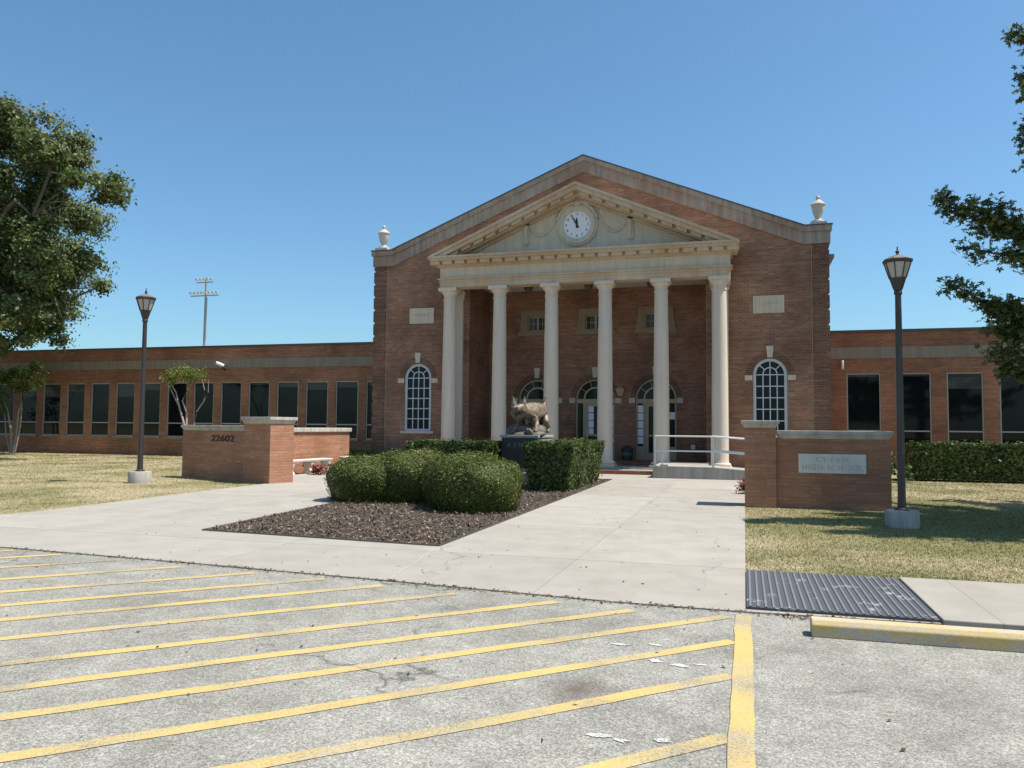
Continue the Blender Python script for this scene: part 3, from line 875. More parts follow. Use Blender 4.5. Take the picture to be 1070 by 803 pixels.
# entrance doors
papers = {0: [('R', 4)], 1: [('D', 4), ('R', 5)], 2: [('L', 5), ('R1', 1)]}
for di, x in enumerate(DX):
    Yd = 32.08
    z0, zs = 0.34, 2.80
    fr = MB()
    fr.slab([arch_loop(x, 0.808, z0 + 0.002, zs), arch_loop(x, 0.745, z0 + 0.03, zs)], Yd, Yd + 0.14)
    fr.box(x - 0.744, x + 0.744, Yd + 0.004, Yd + 0.13, zs - 0.17, zs)
    for s in (-1, 1):
        fr.box(x + s * 0.47 - 0.045, x + s * 0.47 + 0.045, Yd + 0.002, Yd + 0.13, z0 + 0.03, zs - 0.172)
        xa, xb = sorted((x + s * 0.516, x + s * 0.744))
        fr.box(xa, xb, Yd + 0.01, Yd + 0.12, z0 + 0.03, z0 + 0.55)
    fr.disc_y((x, zs + 0.002), 0.50, Yd + 0.01, Yd + 0.12, 24, 0, PI, 0.43)
    for a in (R(36), R(72), R(108), R(144)):
        d = Vector((math.cos(a), math.sin(a)))
        nn = Vector((-d.y, d.x)) * 0.012
        A, B = Vector((x, zs)) + d * 0.5, Vector((x, zs)) + d * 0.745
        fr.slab([[tuple(A - nn), tuple(B - nn), tuple(B + nn), tuple(A + nn)]], Yd + 0.02, Yd + 0.11)
    df = fr.build('entrance_frame', 'frame_beige', bld)
    MB().slab([arch_loop(x, 0.745, z0 + 0.03, zs)], Yd + 0.065, Yd + 0.07).build('pane', 'glass_door', df)
    lf = MB()
    lf.slab([[(x - 0.423, z0 + .035), (x + 0.423, z0 + .035), (x + 0.423, zs - .176), (x - 0.423, zs - .176)],
             [(x - 0.30, z0 + .30), (x + 0.30, z0 + .30), (x + 0.30, zs - .30), (x - 0.30, zs - .30)]], Yd + 0.03, Yd + 0.075)
    lf.box(x - 0.3, x + 0.3, Yd + 0.035, Yd + 0.06, 1.28, 1.36)
    lf.build('door_leaf', 'frame_beige', df)
    MB().tube([(x - 0.34, Yd, 1.22), (x - 0.34, Yd - 0.05, 1.25), (x - 0.34, Yd - 0.05, 1.55), (x - 0.34, Yd, 1.58)], 0.014, 8).build('handle', 'rail', df)
    for s in (-1, 1):
        xa, xb = sorted((x + s * 0.83, x + s * 1.07))
        MB().box(xa, xb, 31.98, 32.02, 2.63, 2.84).build('impost_block', 'stone', df)
    k = MB()
    k.slab([[(x - 0.09, 3.68), (x + 0.09, 3.68), (x + 0.13, 4.1), (x - 0.13, 4.1)]], 31.95, 32.02)
    k.build('keystone', 'stone', df)
    MB().disc_y((x, zs), 1.04, 31.992, 32.01, 30, R(6), R(174), 0.815).build('brick_arch', 'brick_quoin', df)
    for side, cnt in papers[di]:
        for q in range(cnt):
            px = {'R': x + 0.63, 'L': x - 0.63, 'D': x - 0.19, 'R1': x + 0.63}[side]
            zt = (zs - 0.26 - q * 0.315) if side != 'R1' else 2.27
            MB().box(px - 0.108, px + 0.108, Yd + 0.052, Yd + 0.056, zt - 0.285, zt).build('notice_sheet', 'paper', df)
# upper windows with eared stone surrounds
for x, z0, z1 in UW:
    fr = MB()
    fr.slab([[(x - 0.42, z0), (x + 0.42, z0), (x + 0.42, z1), (x - 0.42, z1)], [(x - 0.37, z0 + .05), (x + 0.37, z0 + .05), (x + 0.37, z1 - .05), (x - 0.37, z1 - .05)]], 32.06, 32.16)
    fr.box(x - 0.035, x + 0.035, 32.065, 32.155, z0 + .05, z1 - .05)
    for s in (-1, 1):
        fr.box(x + s * 0.2 - 0.01, x + s * 0.2 + 0.01, 32.08, 32.14, z0 + .05, z1 - .05)
    fr.box(x - 0.37, x + 0.37, 32.083, 32.137, (z0 + z1) / 2 - .01, (z0 + z1) / 2 + .01)
    w = fr.build('upper_window', 'frame_beige', bld)
    MB().box(x - 0.37, x + 0.37, 32.11, 32.115, z0 + .05, z1 - .05).build('pane', 'glass', w)
    su = MB()
    su.slab([[(x - 0.775, z0 - .03), (x - 0.77, z0 + .12), (x - 0.74, z0 + .30), (x - 0.72, z0 + .40), (x - 0.70, z0 + .55), (x - 0.70, z1 + .26), (x + 0.70, z1 + .26), (x + 0.70, z0 + .55), (x + 0.72, z0 + .40), (x + 0.74, z0 + .30), (x + 0.77, z0 + .12), (x + 0.775, z0 - .03)],
             [(x - 0.42, z0 + 0.001), (x + 0.42, z0 + 0.001), (x + 0.42, z1), (x - 0.42, z1)]], 31.95, 32.03)
    su.box(x - 0.84, x + 0.84, 31.93, 32.03, z0 - 0.2, z0 - 0.032)
    su.build('stone_surround', 'stone_dark', w)
# columns
def column_prof():
    pr = [(0.36, 0.0), (0.36, 0.001)]
    pr = [(0.355, 0.10), (0.375, 0.15), (0.355, 0.2), (0.305, 0.215), (0.30, 0.25), (0.288, 0.3)]
    for i in range(1, 13):
        t = i / 12
        pr.append((0.288 - 0.048 * t ** 1.7, 0.3 + 5.98 * t))
    pr += [(0.265, 6.29), (0.265, 6.33), (0.242, 6.34), (0.242, 6.48), (0.262, 6.50), (0.34, 6.60), (0.34, 6.62)]
    return pr
ZB = 0.22
col0 = None
for k in range(6):
    x = C - 0.03 + (k - 2.5) * 2.03
    if col0 is None:
        m_ = MB()
        m_.lathe(column_prof(), (x, 28.62, ZB), 32)
        m_.box(x - 0.39, x + 0.39, 28.23, 29.01, ZB, ZB + 0.098)
        m_.box(x - 0.36, x + 0.36, 28.26, 28.98, ZB + 6.622, 6.976)
        col0 = m_.build('column', 'column', bld, smooth=True)
        cx0 = x
    else:
        o = col0.copy()
        COL.objects.link(o)
        o.parent = bld
        o.location.x = x - cx0
for s in (-1, 1):
    x = C - 0.03 + s * 5.075
    p_ = MB()
    p_.box(x - 0.29, x + 0.29, FY - 0.12, FY + 0.02, 0.22, 6.65)
    p_.box(x - 0.33, x + 0.33, FY - 0.15, FY + 0.02, 6.652, 6.80)
    p_.box(x - 0.37, x + 0.37, FY - 0.19, FY + 0.02, 6.802, 6.98)
    p_.box(x - 0.34, x + 0.34, FY - 0.17, FY + 0.02, 0.10, 0.218)
    p_.build('pilaster', 'column', bld)
# entablature
EH = 5.42
en = MB()
en.box(C - EH, C + EH, 28.30, 28.94, 6.98, 7.16)
en.box(C - EH - .02, C + EH + .02, 28.28, 28.94, 7.162, 7.27)
en.box(C - EH - .07, C + EH + .07, 28.22, 28.96, 7.272, 7.33)
for s in (-1, 1):
    xa, xb = sorted((C + s * EH, C + s * (EH - 0.62)))
    en.box(xa, xb, 28.942, FY - 0.002, 6.982, 7.33)
en.build('architrave', 'stone_tan', bld)
fz = MB()
fz.box(C - EH, C + EH, 28.32, FY - 0.002, 7.332, 7.75)
fz.build('frieze', 'stone', bld)
co_ = MB()
co_.box(C - EH - .06, C + EH + .06, 28.25, FY - .002, 7.752, 7.82)
co_.box(C - 5.70, C + 5.70, 27.90, FY - .002, 7.965, 8.05)
co_.box(C - 5.74, C + 5.74, 27.81, FY - .002, 8.052, 8.12)
co_.box(C - EH - .08, C + EH + .08, 28.22, FY - .002, 7.822, 7.962)
co_.build('cornice', 'stone_tan', bld)
nb = 23
for i in range(nb):
    x = C - 5.52 + 11.04 * i / (nb - 1)
    MB().box(x - 0.19, x + 0.19, 28.0, 28.218, 7.835, 7.962).build('modillion', 'stone_tan', bld)
for s in (-1, 1):
    for y in (28.45, 28.95):
        xa, xb = sorted((C + s * (EH + .082), C + s * 5.66))
        MB().box(xa, xb, y - .12, y + .12, 7.835, 7.962).build('modillion', 'stone_tan', bld)
# pediment
def tri(hw, z0, zt):
    return [(C - hw, z0), (C + hw, z0), (C, zt)]
SL = 2.47 / 5.72
pd = MB()
pd.slab([[(C - 5.2, 8.122), (C + 5.2, 8.122), (C, 8.122 + 5.2 * SL)]], 28.62, FY - .003)
pd.build('tympanum', 'stone', bld)
rk = MB()
def chev(z_low, z_hi, x_end, y0):
    # chevron band: rises from the cornice ends to the apex; heights measured below the top line
    top = 10.59
    e = x_end
    rk.slab([[(C - e, top - e * SL - z_low), (C - e, top - e * SL - z_hi), (C, top - z_hi), (C + e, top - e * SL - z_hi), (C + e, top - e * SL - z_low), (C, top - z_low)]], y0, FY - .004)
rk2 = rk
chev(0.10, 0.0, 5.74, 27.80)
chev(0.26, 0.102, 5.45, 27.88)
chev(0.42, 0.262, 4.98, 28.20)
chev(0.50, 0.422, 4.75, 28.52)
rk.build('raking_cornice', 'stone_tan', bld)
for s in (-1, 1):
    for i in range(10):
        xc = 0.28 + i * 0.50
        if xc > 4.9: break
        z = 10.59 - xc * SL - 0.262
        pts = [(C + s * (xc - .18), z + .18 * SL), (C + s * (xc + .18), z - .18 * SL), (C + s * (xc + .18), z - .18 * SL - .12), (C + s * (xc - .18), z + .18 * SL - .12)]
        MB().slab([pts], 28.02, 28.298).build('raking_modillion', 'stone_tan', bld)
pr = MB()
pr.slab([[(C - 5.6, 8.3), (C, 10.57), (C + 5.6, 8.3), (C + 5.6, 8.2), (C, 10.47), (C - 5.6, 8.2)]], 27.9, FY - .01)
# clock
cx, cz, cy = C - 0.07, 9.16, 28.58
ck = MB()
ck.disc_y((cx, cz), 0.70, cy - 0.10, 28.62, 48, rin=0.52)
ck.disc_y((cx, cz), 0.78, cy - 0.05, 28.62, 48, rin=0.702)
clock = ck.build('clock', 'stone', bld, smooth=True)
MB().disc_y((cx, cz), 0.518, cy - 0.06, 28.62, 48).build('clock_dial', 'clock_face', clock)
for n_ in range(1, 13):
    a = PI / 2 - n_ * PI / 6
    mt = Matrix.Translation((cx + 0.41 * math.cos(a), cy - 0.064, cz + 0.41 * math.sin(a))) @ UPRIGHT
    text_mesh(str(n_), 0.135, 'black', 'numeral', clock, mt, 0.003)
for ang, L, w, nm in ((PI / 2 - 11.92 * PI / 6, 0.30, 0.034, 'hour_hand'), (PI / 2 - 11.0 * PI / 6, 0.46, 0.024, 'minute_hand')):
    d = Vector((math.cos(ang), math.sin(ang)))
    nn = Vector((-d.y, d.x))
    c0 = Vector((cx, cz))
    yy = 0.072 if nm == 'hour_hand' else 0.082
    pts = [c0 - d * 0.12 - nn * w * 1.2, c0 + d * L * 0.6 - nn * w, c0 + d * L, c0 + d * L * 0.6 + nn * w, c0 - d * 0.12 + nn * w * 1.2]
    MB().slab([[tuple(q) for q in pts]], cy - yy - 0.006, cy - yy).build(nm, 'black', clock)
# carved wreath, festoons and side drops around the clock
cv = MB()
pts = [(cx + 0.78 * math.cos(a), cy - 0.03, cz + 0.78 * math.sin(a) * (1.0 + 0.12 * max(0, math.sin(a)))) for a in np.linspace(R(15), R(165), 16)]
cv.tube(pts, [0.05 + 0.02 * (i % 2) for i in range(16)], 8)
cv.lathe([(0.02, -0.12), (0.16, -0.08), (0.17, 0.06), (0.05, 0.14)], (cx, cy + 0.02, cz + 0.80), 12)
for s in (-1, 1):
    xs = np.linspace(0.86, 1.86, 11)
    pts = []
    for t, xx in zip(np.linspace(0, 1, 11), xs):
        z = cz + 0.05 * (1 - t) - 0.02 * t - 0.42 * math.sin(PI * t) * (0.75 + 0.25 * t) - (0.15 if False else 0)
        pts.append((cx + s * xx, 28.61, z + 0.05))
    cv.tube(pts, [0.02 + 0.04 * math.sin(PI * t) + 0.010 * (i % 2) for i, t in enumerate(np.linspace(0, 1, 11))], 8)
    pts = [(cx + s * (0.72 + 0.22 * t), 28.61, cz + 0.72 - 0.75 * t) for t in np.linspace(0, 1, 6)]
    cv.tube(pts, [0.03, 0.045, 0.03, 0.045, 0.03, 0.025], 8)
    cv.box(cx + s * 1.98 - 0.11, cx + s * 1.98 + 0.11, cy - 0.03, 28.62, cz - 0.62, cz + 0.10)
    cv.box(cx + s * 1.98 - 0.15, cx + s * 1.98 + 0.15, cy - 0.06, 28.62, cz + 0.102, cz + 0.19)
    cv.tube([(cx + s * 1.98, cy - 0.04, cz + 0.06), (cx + s * 1.98, cy - 0.05, cz - 0.25), (cx + s * 1.98, cy - 0.03, cz - 0.72)], [0.08, 0.07, 0.02], 8)
cv.build('carved_festoon', 'stone', bld, smooth=True)
# roof urns on the parapet ends
for s in (-1, 1):
    u = MB()
    x, y, zb = C + s * 8.42, FY + 0.13, 8.842
    u.box(x - 0.27, x + 0.27, y - 0.27, y + 0.27, zb, zb + 0.09)
    u.lathe([(0.24, 0.092), (0.22, 0.16), (0.12, 0.2), (0.09, 0.25), (0.11, 0.3), (0.17, 0.42), (0.215, 0.62), (0.22, 0.7), (0.25, 0.72), (0.25, 0.75), (0.16, 0.84), (0.09, 0.9), (0.05, 0.94), (0.075, 0.99), (0.06, 1.05), (0.01, 1.09)], (x, y, zb), 20)
    u.build('roof_urn', 'stone_urn', bld, smooth=True)
# low wings
def wing(x0, x1, wins, hw, zsill, zhead, ztr, depth=16.0):
    Y = 34.0
    hl = [[(x - hw, zsill), (x + hw, zsill), (x + hw, zhead), (x - hw, zhead)] for x in wins]
    w_ = MB().slab([[(x0, 0), (x1, 0), (x1, 5.52), (x0, 5.52)]] + hl, Y, Y + 0.3)
    w_.box(x0, x1, Y + depth, Y + depth + .3, 0, 5.52)
    xe = x0 if abs(x0) > abs(x1) else x1
    w_.box(min(xe, xe + (0.3 if xe == x0 else -0.3)), max(xe, xe + (0.3 if xe == x0 else -0.3)), Y + 0.302, Y + depth - .002, 0, 5.52)
    w_.build('wing_wall', 'brick_wing', bld)
    MB().box(x0, x1, Y - 0.025, Y + 0.05, 4.47, 4.92).build('stone_band', 'stone_band', bld)
    MB().box(x0, x1, Y - 0.06, Y + 0.36, 5.522, 5.61).build('roof_edge', 'flashing', bld)
    MB().box(x0 + .01, x1 - .01, Y + 0.37, Y + depth + .3, 5.3, 5.45).build('wing_roof', 'roof', bld)
    for x in wins:
        fr = MB()
        e = hw - 0.001
        fr.slab([[(x - e, zsill), (x + e, zsill), (x + e, zhead - .001), (x - e, zhead - .001)], [(x - e + .05, zsill + .05), (x + e - .05, zsill + .05), (x + e - .05, zhead - .05), (x - e + .05, zhead - .05)]], Y + 0.04, Y + 0.16)
        fr.box(x - e + .05, x + e - .05, Y + 0.06, Y + 0.14, ztr - .025, ztr + .025)
        w = fr.build('window', 'frame_alu', bld)
        MB().box(x - e + .05, x + e - .05, Y + 0.10, Y + 0.105, zsill + .05, zhead - .05).build('pane', 'glass', w)
        MB().box(x - hw - .06, x + hw + .06, Y - 0.06, Y + 0.04, zsill - .09, zsill - .002).build('sill', 'stone_band', w)
wing(-62, C - 8.73, [-16.63 - 1.615 * k for k in range(22)], 0.60, 0.97, 3.76, 1.67)
wing(C + 8.73, 34, [4.56 + 1.80 * k for k in range(12)], 0.63, 0.80, 3.88, 1.60)

# entrance steps and ramp
st = thing('entrance_steps', 'low brick and concrete steps in front of the white columns', 'steps', (C, 28.0, 0))
MB().box(-11.9, -2.86, 27.32, 28.12, 0.0, 0.15).build('brick_riser', 'brick_step', st, bevel=0.01)
MB().box(-11.9, 0.2, 28.122, 29.72, 0.0, 0.22).build('column_platform', 'conc_rough', st, bevel=0.01)
MB().box(-11.9, -2.86, 27.5, 28.12, 0.152, 0.16).build('tread', 'conc_rough', st)

rp = thing('access_ramp', 'grey concrete access ramp running along the front of the portico', 'ramp', (-1.0, 26.6, 0))
rm = MB()
prof = [(-2.84, 0.0), (4.2, 0.0), (4.2, 0.04), (-0.95, 0.40), (-2.84, 0.41)]
rm.slab([prof], 25.80, 27.30)
rm.build('ramp_slab', 'conc_rough', rp, bevel=0.008)
MB().box(-2.84, -1.2, 27.302, 29.0, 0.0, 0.41).build('landing', 'conc_rough', rp)
kb = MB().box(-2.62, -2.36, 25.85, 26.0, 0.411, 0.46)
kb.build('kerb_block', 'stone_white', rp, bevel=0.02)

rl = thing('ramp_railing', 'pale metal two-rail handrail on the edge of the concrete ramp', 'railing', (-1.0, 25.9, 0.3))
def zr(x): return 0.41 if x < -0.95 else 0.41 - (x + 0.95) * 0.07
for Y, xs in ((25.88, (-2.78, -0.95, 0.9, 2.7)), (27.2, (-1.05, 0.4, 2.6))):
    for x in xs:
        MB().tube([(x, Y, zr(x) - 0.05), (x, Y, zr(x) + 0.96)], 0.026, 10).build('post', 'rail', rl, smooth=True)
        MB().lathe([(0.06, 0), (0.06, 0.012)], (x, Y, zr(x) + 0.001), 12).build('base_plate', 'rail', rl)
    xa = xs[0]
    for dz, nm in ((0.96, 'top_rail'), (0.49, 'mid_rail')):
        MB().tube([(xa, Y, zr(xa) + dz), (-0.95, Y, zr(-0.95) + dz), (2.75, Y, zr(2.75) + dz)], 0.026, 10).build(nm, 'rail', rl, smooth=True)
MB().tube([(-2.78, 25.88, 0.90), (-2.56, 25.88, 0.90), (-2.54, 25.88, 0.88), (-2.54, 25.88, 0.44)], 0.02, 8).build('end_loop', 'rail', rl, smooth=True)

# porch lanterns under the ceiling
lan = None
for k, x in enumerate(DX):
    if lan is None:
        lan = thing('ceiling_lantern', '', 'lantern', (x, 30.5, 7.36), 0, 'lanterns under the portico ceiling')
        MB().lathe([(0.06, 0.0), (0.06, -0.03), (0.17, -0.05), (0.19, -0.09), (0.19, -0.13), (0.17, -0.14)], (x, 30.5, 7.358), 16).build('lantern_cap', 'bronze_pole', lan, smooth=True)
        MB().lathe([(0.165, -0.142), (0.16, -0.2), (0.12, -0.28), (0.05, -0.33), (0.01, -0.34)], (x, 30.5, 7.358), 16).build('lantern_bowl', 'lantern_glass', lan, smooth=True)
        o = lan
    else:
        o = dup_tree(lan)
        o.location.x = x
    o['label'] = ['dark bowl lantern under the portico ceiling above the door behind the bobcat statue',
                  'dark bowl lantern under the portico ceiling straight above the middle entrance door',
                  'dark bowl lantern under the portico ceiling above the door nearest the ramp'][k]
sc_ = thing('wall_sconce', 'terracotta shell sconce on the brick between the two right-hand doors', 'wall lamp', (C + 1.04, 31.99, 2.95))
sh = MB()
for i in range(7):
    a0 = -0.16 + 0.32 * i / 6
    sh.tube([(C + 1.04 + a0 * 0.35, 31.94, 2.92), (C + 1.04 + a0, 31.86, 3.28 - abs(a0) * 0.4)], [0.03, 0.035], 6)
sh.build('shell_shade', 'sconce', sc_, smooth=True)
MB().box(C + 0.98, C + 1.10, 31.93, 32.0, 2.88, 2.96).build('bracket', 'black_metal', sc_)
ob = thing('outlet_box', 'small white utility box low on the porch brick beside the right door', 'utility box', (-1.9, 31.99, 0.85))
MB().box(-2.02, -1.86, 31.95, 31.998, 0.80, 0.98).build('cover', 'white_plastic', ob, bevel=0.008)
MB().box(-1.98, -1.90, 31.94, 31.948, 0.85, 0.93).build('flap', 'rail', ob)
bn = thing('trash_bin', 'dark green round bin standing on the porch between the doors', 'trash bin', (-4.47, 31.5, 0.34))
MB().lathe([(0.19, 0.0), (0.22, 0.02), (0.235, 0.42), (0.25, 0.43), (0.25, 0.47), (0.15, 0.56), (0.08, 0.58)], (-4.47, 31.5, 0.341), 18).build('bin_body', 'bin', bn, smooth=True)
MB().lathe([(0.232, 0.2), (0.24, 0.205), (0.242, 0.31), (0.235, 0.315)], (-4.47, 31.5, 0.341), 18).build('label_band', 'bin_band', bn, smooth=True)
cm = thing('security_camera', 'white bullet camera fixed high on the stone band of the left wing', 'security camera', (-25.4, 33.95, 4.6))
MB().tube([(-25.3, 33.55, 4.70), (-25.14, 33.72, 4.61), (-25.05, 33.82, 4.56)], [0.085, 0.095, 0.08], 10).build('housing', 'white_plastic', cm, smooth=True)
MB().tube([(-25.1, 33.75, 4.56), (-25.05, 33.8, 4.42), (-25.05, 33.97, 4.38)], 0.035, 8).build('bracket', 'black_metal', cm)
wl = thing('wall_tube_light', 'slim pale vertical tube fixture on the right wing beside the hall corner', 'wall light', (3.78, 33.97, 4.2))
MB().lathe([(0.045, -0.18), (0.05, -0.17), (0.05, 0.17), (0.045, 0.18)], (3.78, 33.9, 4.22), 12).build('tube_shade', 'stone_white', wl, smooth=True)
MB().box(3.75, 3.81, 33.93, 33.998, 4.15, 4.29).build('mount', 'flashing', wl)

# ------------------------------------------------------------------ sign walls
rs = thing('sign_wall', 'low brick entrance wall with pale name stone and taller end pillar', 'sign wall', (1.4, 17.4, 0))
MB().box(0.0, 0.62, 17.16, 17.86, 0, 1.64).build('pillar', 'brick_garden', rs)
MB().box(0.622, 2.80, 17.27, 17.75, 0, 1.42).build('wall', 'brick_garden', rs)
def cap(x0, x1, y0, y1, z0, h, par, nm, local=False, proj=0.07):
    m_ = MB()
    m_.taper(x0, x1, y0, y1, z0, z0 + h * 0.55, proj * 0.7)
    m_.box(x0 - proj, x1 + proj, y0 - proj, y1 + proj, z0 + h * 0.552, z0 + h)
    return m_.build(nm, 'stone_cap', par, bevel=0.008, local=local)
cap(0.0, 0.62, 17.16, 17.86, 1.641, 0.15, rs, 'pillar_cap')
cap(0.70, 2.78, 17.27, 17.75, 1.421, 0.17, rs, 'coping', proj=0.06)
plq = MB().box(1.06, 2.34, 17.24, 17.28, 0.73, 1.12).build('name_stone', 'stone_white', rs, bevel=0.006)
text_mesh('CY-FAIR', 0.155, 'letter_stone', 'lettering', plq, Matrix.Translation((1.70, 17.237, 1.0)) @ UPRIGHT, 0.003, 1.15)
text_mesh('HIGH SCHOOL', 0.155, 'letter_stone', 'lettering', plq, Matrix.Translation((1.70, 17.237, 0.845)) @ UPRIGHT, 0.003, 1.15)

TH = math.atan2(19.5 - 20.5, -13.45 + 16.4)   # the house-number wall is turned a little
ls = thing('number_wall', 'low brick wall with the dark house number and a capped pillar', 'address wall', (-12.36, 18.78, 0), TH)
# local frame: x along the wall (negative = away to the left), y to the back
MB().box(-1.15, 0.0, 0.0, 0.80, 0, 1.64).build('pillar', 'brick_garden', ls, local=True)
MB().box(-4.35, -1.152, 0.16, 0.62, 0, 1.43).build('wall', 'brick_garden', ls, local=True)
cap(-1.15, 0.0, 0.0, 0.80, 1.641, 0.19, ls, 'pillar_cap', True)
cap(-4.33, -1.22, 0.16, 0.62, 1.431, 0.16, ls, 'coping', True, 0.06)
o = text_mesh('22602', 0.27, 'letter_dark', 'house_number', None, Matrix.Translation((-2.35, 0.148, 1.18)) @ UPRIGHT, 0.012) if False else None
def local_text(s, size, mat, name, parent, mtx, ex):
    o = text_mesh(s, size, mat, name, None, mtx, ex)
    o.parent = parent
    return o
local_text('22602', 0.30, 'letter_dark', 'house_number', ls, Matrix.Translation((-2.35, 0.148, 1.2)) @ UPRIGHT @ Matrix.Diagonal((1.5, 0.85, 1, 1)), 0.012)

bw = thing('bench_wall', 'sunlit low brick wall standing behind the pale concrete benches', 'garden wall', (-14.45, 23.4, 0))
MB().slab([[(-14.25, 20.25), (-14.45, 27.2), (-14.85, 27.2), (-14.65, 20.25)]], 0, 1.38, 'z').build('wall', 'brick_garden', bw)
MB().slab([[(-14.18, 20.2), (-14.38, 27.27), (-14.92, 27.27), (-14.72, 20.2)]], 1.381, 1.53, 'z').build('coping', 'stone_cap', bw, bevel=0.02)

def bench(name, label, p0, p1, legs, group='concrete garden benches'):
    p0, p1 = Vector(p0), Vector(p1)
    d = (p1 - p0).normalized()
    L = (p1 - p0).length
    t = thing(name, label, 'bench', ((p0.x + p1.x) / 2, (p0.y + p1.y) / 2, 0.02), math.atan2(d.y, d.x), group)
    MB().taper(-L / 2 + .02, L / 2 - .02, -0.2, 0.2, 0.40, 0.47, 0.02).build('seat', 'stone_white', t, bevel=0.015, local=True)
    for i in range(legs):
        x = -L / 2 + 0.14 + (L - 0.28) * i / (legs - 1)
        m_ = MB()
        prof = [(-0.17, 0), (0.17, 0), (0.17, 0.06), (0.12, 0.1), (0.1, 0.18), (0.15, 0.27), (0.17, 0.33), (0.17, 0.398), (-0.17, 0.398), (-0.17, 0.33), (-0.15, 0.27), (-0.1, 0.18), (-0.12, 0.1), (-0.17, 0.06)]
        vs = [(x - 0.07, a, z) for a, z in prof] + [(x + 0.07, a, z) for a, z in prof]
        n = len(prof)
        fs = [tuple(range(n)), tuple(range(2 * n - 1, n - 1, -1))] + [(i2, (i2 + 1) % n, n + (i2 + 1) % n, n + i2) for i2 in range(n)]
        m_.add(vs, fs).build('leg', 'stone_white', t, local=True, bevel=0.008)
    return t
bench('garden_bench', 'long pale concrete bench with three legs against the sunlit brick wall', (-13.92, 22.1), (-13.86, 24.55), 3)
bench('garden_bench', 'short pale concrete bench past the end of the sunlit brick wall', (-14.15, 26.0), (-13.45, 26.95), 2)

def flower(loc, label, r=0.2, n=260, h=0.3):
    t = thing('bedding_plant', label, 'flower', loc, 0, 'red bedding plants')
    c = np.stack([rng.normal(0, r * 0.5, n), rng.normal(0, r * 0.5, n), rng.uniform(0.03, h, n)], 1) + np.array(loc)
    v, fc = leaf_quads(c, np.tile([[0.2, -0.3, 0.8]], (n, 1)), 0.045, 0.6, 0.7)
    fast_mesh('foliage', v, fc, 'leaf_red', t)
    MB().lathe([(r * 1.05, 0.0), (r * 1.0, 0.012), (0.02, 0.03)], loc, 12).build('soil_mound', 'soil', t)
flower((-13.26, 22.85, 0.02), 'larger red bedding plant in front of the long concrete bench', 0.24, 330, 0.32)
flower((-13.26, 23.75, 0.02), 'smaller red bedding plant by the far leg of the long bench', 0.17, 200, 0.3)
flower((-13.75, 26.2, 0.02), 'red bedding plant beside the short concrete bench', 0.17, 200, 0.28)
flower((0.06, 20.5, 0.02), 'red bedding plant peeking from behind the sign wall pillar', 0.2, 240, 0.3)
flower((0.06, 21.5, 0.02), 'red bedding plant by the walkway edge, farther back than the pillar one', 0.18, 200, 0.3)

# parking block
pk = MB()
for i, (x0, x1) in enumerate([(0.49, 2.35)]):
    pr = [(6.60, 0.006), (6.60, 0.10), (6.63, 0.135), (6.75, 0.135), (6.78, 0.10), (6.78, 0.006)]
    vs = [(x0, y, z) for y, z in pr] + [(x1, y + 0.02, z) for y, z in pr]
    pk.add(vs, [tuple(range(6)), tuple(range(11, 5, -1))] + [(i2, (i2 + 1) % 6, 6 + (i2 + 1) % 6, 6 + i2) for i2 in range(6)])
o = pk.build('parking_block', 'kerb_paint', None, bevel=0.008, loc=(1.4, 6.7, 0))
tag(o, 'faded yellow concrete parking block at the end of the bay', 'parking block')
# ribbed rubber mat
mt_ = thing('ribbed_mat', 'dark ribbed rubber ramp mat with worn white patches on the sidewalk', 'mat', (0.77, 8.3, 0.03))
MB().box(0.01, 1.545, 7.36, 9.28, 0.015, 0.042).build('mat_sheet', 'rubber', mt_)
rb = MB()
x = 0.04
while x < 1.53:
    rb.add([(x - 0.016, 7.37, 0.0415), (x - 0.008, 7.37, 0.051), (x + 0.008, 7.37, 0.051), (x + 0.016, 7.37, 0.0415), (x - 0.016, 9.27, 0.0415), (x - 0.008, 9.27, 0.051), (x + 0.008, 9.27, 0.051), (x + 0.016, 9.27, 0.0415)],
           [(0, 1, 5, 4), (1, 2, 6, 5), (2, 3, 7, 6), (0, 3, 2, 1), (4, 5, 6, 7)])
    x += 0.066
rb.build('ribs', 'rubber', mt_)

